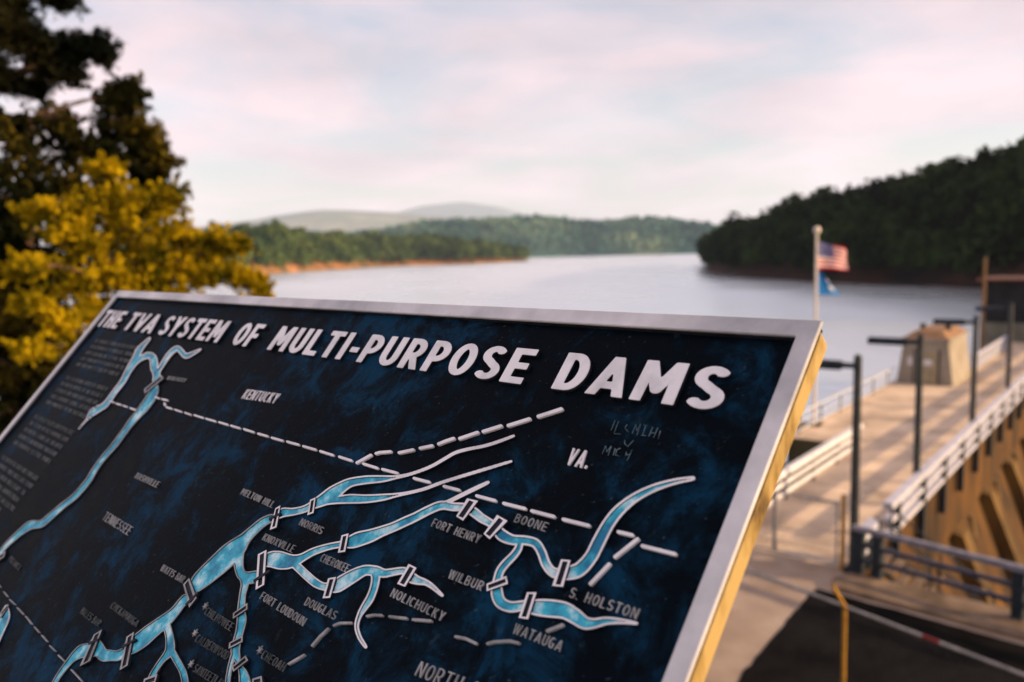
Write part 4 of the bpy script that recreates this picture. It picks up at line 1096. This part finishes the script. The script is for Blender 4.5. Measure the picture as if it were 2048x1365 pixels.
# paragraphs of small raised text
PARA = [(-0.203, ['THE TENNESSEE RIVER HAS ITS HEADWATERS', 'IN THE MOUNTAINS OF TENNESSEE, VIRGINIA,', 'NORTH CAROLINA AND GEORGIA. THE MAIN', 'RIVER TURNS NORTH AT ALABAMA AND THE', 'OHIO RIVER MEETS IT BELOW PADUCAH.']),
        (-0.346, ['TVA IS A REGIONAL AGENCY IN CHARGE OF', 'THE UNIFIED CONTROL OF THE STREAM. A', 'SYSTEM OF DAMS HOLDS BACK FLOODS AND', 'MAKES A NAVIGABLE CHANNEL FOR FREIGHT', 'FROM KNOXVILLE TO THE OHIO RIVER.']),
        (-0.492, ['THE TENNESSEE VALLEY AUTHORITY HAS BUILT', 'THE SYSTEM OF MULTI-PURPOSE DAMS', 'TO CONTROL FLOODS ON THE RIVER,', 'IMPROVE INLAND WATERWAY NAVIGATION,', 'AND GENERATE ELECTRIC POWER.']),
        (-0.637, ['THE DAMS ON THE TRIBUTARIES FORM LARGE', 'RESERVOIRS WHICH HOLD BACK FLOOD', 'WATERS WHEN NECESSARY TO', 'REDUCE FLOODS DOWNSTREAM', 'AND RELEASE WATER FOR ELECTRIC', 'POWER AND NAVIGATION', 'IN DRY SEASONS.'])]
for v0, lines in PARA:
    for i, tx in enumerate(lines):
        lay, tw = layout(tx, 0.062, 14, 0.24)
        k = (0.372 * SCALE) / max(tw, 19.0)
        vv = (v0 - 0.0231 * i) * SCALE
        loops = [np.column_stack([-2.335 * SCALE + (x + l_[:, 0]) * k, vv + l_[:, 1] * 0.0086]) for ch, x, w, lps in lay for l_ in lps]
        relief('text_line', loops, ZP - 0.0008, ZP + 0.0012, 'tinyrelief', pq)

# ---- rivers: unions of tapering reaches, raised rim with painted channel
def rim_w(x): return np.interp(x, [0, 300, 600, 900, 1300], [1.7, 2.0, 2.9, 3.9, 4.6])
def river_set(reaches, jag=False, rimmat='relief'):
    pts = np.array([(p[0], p[1]) for r_ in reaches for p in r_])
    st_ = 1.0; mg = 34
    x0, y0 = pts.min(0) - mg; x1, y1 = pts.max(0) + mg
    xa = np.arange(x0, x1, st_); ya = np.arange(y0, y1, st_)
    X, Y = np.meshgrid(xa, ya); d = np.full(X.shape, 99.0)
    for r_ in reaches:
        q = np.array(r_, float)
        tt = np.arange(len(q)); fine = np.linspace(0, len(q) - 1, (len(q) - 1) * 5 + 1)     # smooth the trace
        sm = np.empty((len(fine), 3))
        for c_ in range(3):
            y_ = q[:, c_]; mtan = np.gradient(y_)
            i_ = np.minimum(fine.astype(int), len(q) - 2); f_ = fine - i_
            sm[:, c_] = (2 * f_**3 - 3 * f_**2 + 1) * y_[i_] + (f_**3 - 2 * f_**2 + f_) * mtan[i_] + (-2 * f_**3 + 3 * f_**2) * y_[i_ + 1] + (f_**3 - f_**2) * mtan[i_ + 1]
        for k in range(len(sm) - 1):
            a_, b_ = sm[k], sm[k + 1]; R_ = max(a_[2], b_[2]) + 14
            i0, i1 = int(max(0, (min(a_[1], b_[1]) - R_ - y0) / st_)), int((max(a_[1], b_[1]) + R_ - y0) / st_) + 1
            j0, j1 = int(max(0, (min(a_[0], b_[0]) - R_ - x0) / st_)), int((max(a_[0], b_[0]) + R_ - x0) / st_) + 1
            xx, yy = X[i0:i1, j0:j1], Y[i0:i1, j0:j1]
            dx_, dy_ = b_[0] - a_[0], b_[1] - a_[1]; L2 = dx_ * dx_ + dy_ * dy_ + 1e-9
            t_ = np.clip(((xx - a_[0]) * dx_ + (yy - a_[1]) * dy_) / L2, 0, 1)
            dd = np.hypot(xx - a_[0] - t_ * dx_, yy - a_[1] - t_ * dy_) - (a_[2] + (b_[2] - a_[2]) * t_)
            blk = d[i0:i1, j0:j1]
            k_ = 3.0; h_ = np.clip(0.5 + 0.5 * (blk - dd) / k_, 0, 1)           # soft union rounds the confluences
            d[i0:i1, j0:j1] = blk * (1 - h_) + dd * h_ - k_ * h_ * (1 - h_) * 0.6
    w_ = rim_w(X)
    if jag: d = d + 1.2 * np.sin(Y * 1.5) * (X < np.interp(Y, [680, 830], [285, 185]))
    rim = np.minimum(-d, d + w_); chan = -(d + w_ * 0.8)
    h = ZP + 0.0026
    loops = [np.array([plane_uv(p[0], p[1], h) for p in simplify(l_, 0.22)]) for l_ in contour(rim + 1e-6, x0, y0, st_) if len(l_) > 8]
    ch = [np.array([plane_uv(p[0], p[1], ZP + 0.0013) for p in simplify(l_, 0.3)]) for l_ in contour(chan + 1e-6, x0, y0, st_) if len(l_) > 8]
    relief('river_rim', loops, ZP - 0.0008, h, rimmat, pq, 0.0002, 'reliefside')
    if ch: relief('river_channel', ch, ZP - 0.0006, ZP + 0.0013, 'river', pq)
river_set([[(299, 677, 2.5), (288, 689, 4), (278, 701, 6), (271, 717, 6.5), (258, 739, 6), (246, 762, 5.5), (228, 786, 5), (211, 809, 5.5), (195, 819, 6), (184, 826, 6), (172, 841, 1.6), (158, 857, 1.2)],
           [(260, 740, 4), (269, 727, 4.5), (281, 717, 5), (296, 711, 6), (305, 715, 7), (308, 726, 7.5), (308, 737, 7), (313, 748, 7), (310, 764, 5)],
           [(314, 746, 4), (319, 738, 4), (328, 724, 4.5), (340, 707, 5), (354, 697, 5), (363, 704, 5), (371, 712, 5), (384, 708, 4), (401, 699, 2)]], True)
river_set([[(308, 770, 6), (309, 779, 8), (302, 795, 9.5), (287, 816, 9), (272, 833, 7.5), (258, 850, 6.5), (243, 871, 6), (228, 891, 6), (208, 914, 5.5), (191, 937, 5.5), (175, 963, 6), (150, 992, 6), (125, 1012, 6), (103, 1031, 6.5), (82, 1048, 7), (62, 1050, 8.5), (44, 1062, 6.5), (22, 1081, 5.5), (5, 1099, 4.5), (-15, 1126, 5)]], rimmat='smallrelief')  # darker rim colour carries the falloff of light at the left
river_set([[(384, 1180, 10), (392, 1170, 14), (406, 1156, 18), (431, 1134, 20), (456, 1111, 21), (474, 1094, 18), (488, 1079, 12), (503, 1064, 10), (525, 1045, 9), (543, 1036, 8)],
           [(474, 1103, 14), (476, 1122, 10), (478, 1138, 9), (484, 1151, 10), (497, 1156, 12), (514, 1153, 12)],
           [(488, 1156, 9), (489, 1170, 7.5), (485, 1187, 6.5), (483, 1206, 7), (482, 1224, 8), (483, 1240, 9.5), (479, 1262, 8), (474, 1281, 8), (470, 1300, 9), (472, 1312, 8), (476, 1326, 5)],
           [(468, 1305, 5), (462, 1325, 5), (457, 1348, 5), (454, 1372, 5), (452, 1400, 5)], [(478, 1330, 4), (486, 1348, 9), (490, 1370, 12), (492, 1400, 12)],
           [(371, 1197, 9), (362, 1207, 8.5), (347, 1226, 10), (328, 1243, 13), (302, 1263, 15), (283, 1279, 16), (262, 1294, 15)],
           [(330, 1245, 9), (337, 1266, 8), (340, 1288, 9), (338, 1304, 9), (326, 1318, 6), (314, 1334, 5.5), (302, 1356, 6), (294, 1385, 6)], [(341, 1300, 7), (349, 1314, 7), (357, 1328, 7), (366, 1346, 7), (371, 1372, 7), (375, 1400, 7)],
           [(248, 1306, 10), (234, 1312, 10), (218, 1311, 11), (205, 1310, 12), (196, 1294, 11), (190, 1286, 10)], [(196, 1300, 12), (182, 1301, 13), (166, 1302, 13), (151, 1311, 9), (138, 1324, 6.5), (119, 1349, 5.5), (102, 1378, 5)]], rimmat='smallrelief')  # lower-left rims too: light falloff put into their colour
river_set([[(556, 1030, 8), (567, 1025, 9), (584, 1024, 7.5), (604, 1020, 7), (618, 1014, 7), (634, 1006, 10), (651, 997, 13), (667, 986, 14), (684, 974, 11), (702, 965, 9), (732, 960, 8.5), (764, 958, 7), (790, 955, 4.0), (822, 948, 3.1), (860, 934, 3.1), (887, 919, 3.1), (910, 906, 3.1), (934, 899, 3.1), (969, 892, 3.1), (998, 883, 3.0), (1027, 872, 2.6)],
           [(652, 1001, 9), (674, 1000, 8), (701, 998, 9.5), (732, 998, 8.5), (764, 995, 7), (795, 990, 4.0), (826, 984, 3.1), (852, 977, 3.1), (881, 966, 3.1), (919, 954, 3.1), (969, 939, 3.1), (1022, 923, 2.6)]])
river_set([[(530, 1122, 12), (545, 1119, 16), (560, 1121, 18), (576, 1123, 15), (591, 1121, 11), (605, 1115, 8), (623, 1105, 7.5), (642, 1098, 7), (664, 1092, 6.5), (682, 1089, 7), (703, 1084, 13), (719, 1078, 14.5), (740, 1072, 13), (763, 1063, 10.5), (787, 1054, 9.5), (811, 1043, 9.5), (831, 1034, 9), (854, 1022, 9), (882, 1011, 9), (907, 1014, 8.5), (928, 1014, 8)],
           [(884, 1009, 4), (896, 1004, 4), (920, 992, 4), (951, 977, 4), (976, 965, 3.2)],
           [(588, 1128, 8), (601, 1140, 8.5), (615, 1153, 8.5), (632, 1167, 8.5), (650, 1174, 8), (670, 1173, 13), (686, 1164, 14), (708, 1151, 13), (730, 1141, 10.5), (752, 1143, 11), (769, 1147, 8.5), (787, 1144, 7.5), (808, 1142, 7.5), (820, 1154, 11), (835, 1161, 8.5), (851, 1165, 6), (865, 1174, 5), (884, 1191, 3.2)],
           [(750, 1148, 9), (751, 1158, 8.5), (747, 1178, 8), (739, 1198, 8), (728, 1215, 7), (718, 1232, 5), (713, 1253, 4.3), (719, 1275, 4.3), (731, 1294, 3.5)],
           [(932, 1016, 8), (947, 1024, 9.5), (962, 1036, 9), (978, 1045, 8), (990, 1054, 9), (1003, 1070, 12), (1025, 1080, 10.5), (1050, 1081, 9.5), (1071, 1087, 9.5), (1083, 1105, 9.5), (1091, 1127, 9.5), (1103, 1143, 9.5), (1118, 1148, 11), (1138, 1146, 14), (1159, 1139, 14.5), (1181, 1115, 13.5), (1197, 1084, 13.5), (1216, 1049, 12.5), (1238, 1021, 11.5), (1269, 996, 9.5), (1306, 977, 8), (1347, 964, 6.2), (1386, 957, 4.6)],
           [(1039, 1086, 7), (1036, 1098, 7.5), (1026, 1112, 8), (1012, 1126, 8.5), (1000, 1142, 8.5), (995, 1160, 9), (993, 1182, 12), (1000, 1204, 12), (1020, 1214, 11), (1046, 1212, 11), (1072, 1215, 16), (1098, 1217, 18), (1128, 1221, 17), (1150, 1233, 15.5), (1169, 1246, 13), (1188, 1247, 10), (1213, 1242, 8), (1244, 1243, 5.4), (1273, 1247, 3.2)]])
river_set([[(13, 1213, 3), (9, 1233, 10), (-2, 1258, 11), (-16, 1290, 11)]])

# ---- dam markers: raised frame with a dark slot
def quad_uv(qd, h): return np.array([plane_uv(p[0], p[1], h) for p in qd])
def dam_marker(qd, cross=None):
    h = ZP + 0.0042
    o_ = quad_uv(qd, h); c_ = o_.mean(0)
    pq_ = np.array(qd, float); cp = pq_.mean(0)
    # inner slot: shrink each side by a fixed amount in the picture plane of the plaque
    e0 = np.linalg.norm(pq_[1] - pq_[0]); e1 = np.linalg.norm(pq_[3] - pq_[0])
    sx, sy = (0.50, max(0.6, 1 - 7 / e1)) if e1 > e0 else (max(0.6, 1 - 7 / e0), 0.50)
    dm = 'smallrelief' if cp[0] < 520 else 'relief'  # left markers darker: light falloff put into the colour
    ux = (pq_[1] - pq_[0] + pq_[2] - pq_[3]) / 4; uy = (pq_[3] - pq_[0] + pq_[2] - pq_[1]) / 4
    inn = [cp - ux * sx - uy * sy, cp + ux * sx - uy * sy, cp + ux * sx + uy * sy, cp - ux * sx + uy * sy]
    i_ = quad_uv(inn, h)
    relief('dam_marker', [o_, i_], ZP - 0.0008, h, dm, pq, 0.0001, 'reliefside')
    relief('dam_slot', [quad_uv(inn, ZP + 0.003)], ZP - 0.0006, ZP + 0.0030, 'slot', pq)
    if cross:
        relief('lock_bar', [quad_uv(cross, h + .001)], ZP + 0.0005, h + 0.0009, 'slot', pq)
for qd, cr_ in (
    ([(288, 779), (322, 750), (327, 757), (289, 788)], None),
    ([(550.5, 1017), (560.6, 1011), (553, 1055), (539.5, 1060)], [(537, 1036), (560, 1025), (560, 1029), (538, 1041)]),
    ([(620, 1000), (631, 995), (627, 1026), (614.5, 1031)], None),
    ([(515.6, 1109), (533, 1100), (528, 1170), (511, 1180)], [(506, 1160), (538, 1139), (538.5, 1144), (507, 1165)]),
    ([(683, 1071), (697, 1067), (690, 1104), (675.5, 1106)], None), ([(934, 997), (956, 1002), (926, 1042), (912, 1033)], None),
    ([(994, 1030), (1015, 1042), (979, 1079), (967, 1068)], None), ([(1122, 1119), (1141, 1121), (1126, 1174), (1104, 1172)], None),
    ([(973, 1168), (1012.5, 1152), (1016, 1168), (973, 1183)], None), ([(1054, 1185), (1073, 1185), (1056, 1239), (1037, 1236)], None),
    ([(656, 1157), (672, 1154), (660, 1196), (645, 1197)], None), ([(817, 1128), (833, 1136), (810, 1174), (794, 1168)], None),
    ([(366, 1169), (378, 1156), (393, 1196), (378, 1216)], [(370, 1208), (395, 1183), (396, 1187), (371, 1213)]),
    ([(253, 1274), (268, 1264), (255, 1331), (239, 1341)], [(242, 1292), (270, 1277), (270.5, 1281), (243, 1297)]),
    ([(187.5, 1270), (204, 1259), (180, 1322), (159, 1333)], [(176, 1285), (196, 1277), (196, 1281), (176, 1290)]),
    ([(465.6, 1227), (494.5, 1206), (494.5, 1219), (465.6, 1238)], None), ([(458, 1286), (485, 1271), (485, 1284), (457, 1298)], None),
    ([(463, 1334), (491, 1311), (496, 1321), (466, 1344)], None), ([(504, 1358), (523, 1352), (525, 1367), (504, 1373)], None),
    ([(-2, 1111), (11, 1102), (8, 1114), (-5, 1123)], None), ([(288, 1358), (315, 1348), (310, 1366), (284, 1375)], None), ([(0, 1226), (16, 1208), (17, 1212), (1, 1236)], None)):
    dam_marker(qd, cr_)

# ---- dashed state borders
def dash(pts):
    q = np.array(pts, float); hw = float(np.interp(q[:, 0].mean(), [0, 400, 800, 1200], [1.2, 1.8, 2.9, 3.7]))
    L_, R_ = [], []
    for k in range(len(q)):
        t_ = q[min(k + 1, len(q) - 1)] - q[max(k - 1, 0)]; t_ /= np.hypot(*t_); n_ = np.array([-t_[1], t_[0]])
        e_ = 0.55 if k in (0, len(q) - 1) else 1.0
        L_.append(q[k] + n_ * hw * e_); R_.append(q[k] - n_ * hw * e_)
        if k == 0:
            i_ = q[k] + t_ * hw * 0.8; L_.append(i_ + n_ * hw); R_.append(i_ - n_ * hw)
        if k == len(q) - 1:
            i_ = q[k] - t_ * hw * 0.8; L_.insert(-1, i_ + n_ * hw); R_.insert(-1, i_ - n_ * hw)
    h = ZP + 0.0030
    relief('border_dash', [np.array([plane_uv(p[0], p[1], h) for p in L_ + R_[::-1]])], ZP - 0.0008, h, 'relief' if q[:, 0].mean() > 200 and q[:, 1].mean() < 1225 else 'smallrelief', pq, 0.0003)  # left and lower dashes darker: light falloff put into the colour
for dsh in ('218,802 228,805|231,807 242,810|245,811 254,814|259,816 271,820|309,794 318,797|322,798 335,801|328,805 329,812|331,814 344,818|348,819 363,824|368,825 382,830|387,830 406,836|410,837 431,843|436,844 456,850|460,851 480,857|486,858 508,865|514,867 536,873|541,875 566,882|572,883 598,890|604,892 632,900|638,902 667,911|676,913 704,922|724,927 756,937|762,938 796,947|825,956 860,965|885,972 920,981|950,991 992,1002|1004,1006 1052,1018|1060,1021 1110,1034|1123,1038 1180,1052|1233,1063 1267,1071|1281,1091 1353,1109|1277,1076 1227,1116|1220,1126 1178,1170|1127,1249 1091,1263|908,1273 930,1277 953,1288|972,1288 987,1284 1019,1282 1039,1287|711,927 743,909|749,908 758,905 783,903|795,906 828,899|837,897 866,891|874,889 891,882 909,876|916,878 957,864|963,864 1004,851|1013,852 1061,837|1073,834 1125,817|575,1329 609,1309|622,1293 640,1272 657,1256|665,1252 679,1246 704,1246|731,1233 748,1230 765,1231|776,1233 814,1237|823,1239 863,1242|-8,1165 0,1175|6,1183 15,1194|18,1199 30,1210|33,1215 46,1229|50,1232 63,1249|67,1253 78,1266|82,1270 94,1284|98,1291 110,1303|115,1310 129,1324|141,1339 164,1364').split('|'):
    dash([tuple(map(float, p.split(','))) for p in dsh.split()])

# ---- scratched writing and bare patches
def scratch(lines):
    loops = []
    for k, ln in enumerate(lines):
        q = np.array(ln, float)
        for i in range(len(q) - 1):
            t_ = q[i + 1] - q[i]; t_ /= np.hypot(*t_); n_ = np.array([-t_[1], t_[0]]) * 0.75
            loops.append([q[i] - n_, q[i + 1] - n_ * .5, q[i + 1] + n_ * .5, q[i] + n_])
    for k, lp in enumerate(loops):
        relief('scratch', [np.array([plane_uv(p[0], p[1], ZP) for p in lp])], ZP - 0.0004, ZP + 0.00025 + 0.00003 * (k % 5), 'scratch', pq)
def sx(l_, ox, oy): return [[(ox + p[0] / 6.827, oy + p[1] / 6.827) for p in q] for q in l_]
scratch(sx([[(615, 420), (560, 560)], [(665, 430), (600, 600), (690, 605)], [(780, 480), (750, 520), (800, 580)], [(900, 470), (850, 600)], [(900, 470), (910, 560), (965, 470), (915, 620)], [(1040, 480), (990, 625)], [(1005, 480), (1060, 490)], [(975, 620), (1040, 628)], [(1130, 510), (1075, 640)], [(1200, 520), (1140, 660)], [(1105, 590), (1165, 590)], [(1235, 560), (1205, 670)],
            [(750, 690), (745, 730), (785, 780), (870, 690)], [(490, 765), (440, 880)], [(490, 765), (500, 850), (565, 770), (520, 900)], [(620, 800), (590, 900)], [(690, 800), (640, 820), (620, 890), (680, 910)], [(770, 850), (760, 900)], [(850, 820), (780, 970)], [(770, 890), (830, 880)]], 1140, 780))
flush()

# ================================================================== AIR
hb = MB().box(np.array([0, 13000, 790.0]), 22000, 14600, 813, None)
hz = hb.build('haze', 'concrete'); stuff(hz); tag(hz, 'thin pale evening haze over the lake and hills', 'haze')
mt, N, L, P = new_mat('haze_air')
N.remove(P)
pvn = N.new('ShaderNodeVolumePrincipled')
pvn.inputs['Color'].default_value = (0.70, 0.83, 1.0, 1)
pvn.inputs['Density'].default_value = 0.000043
pvn.inputs['Anisotropy'].default_value = 0.0
L.new(pvn.outputs[0], N['Material Output'].inputs['Volume'])
hz.data.materials.clear(); hz.data.materials.append(mt)
for o in bpy.data.objects:
    if '_o' in o.keys(): del o['_o']
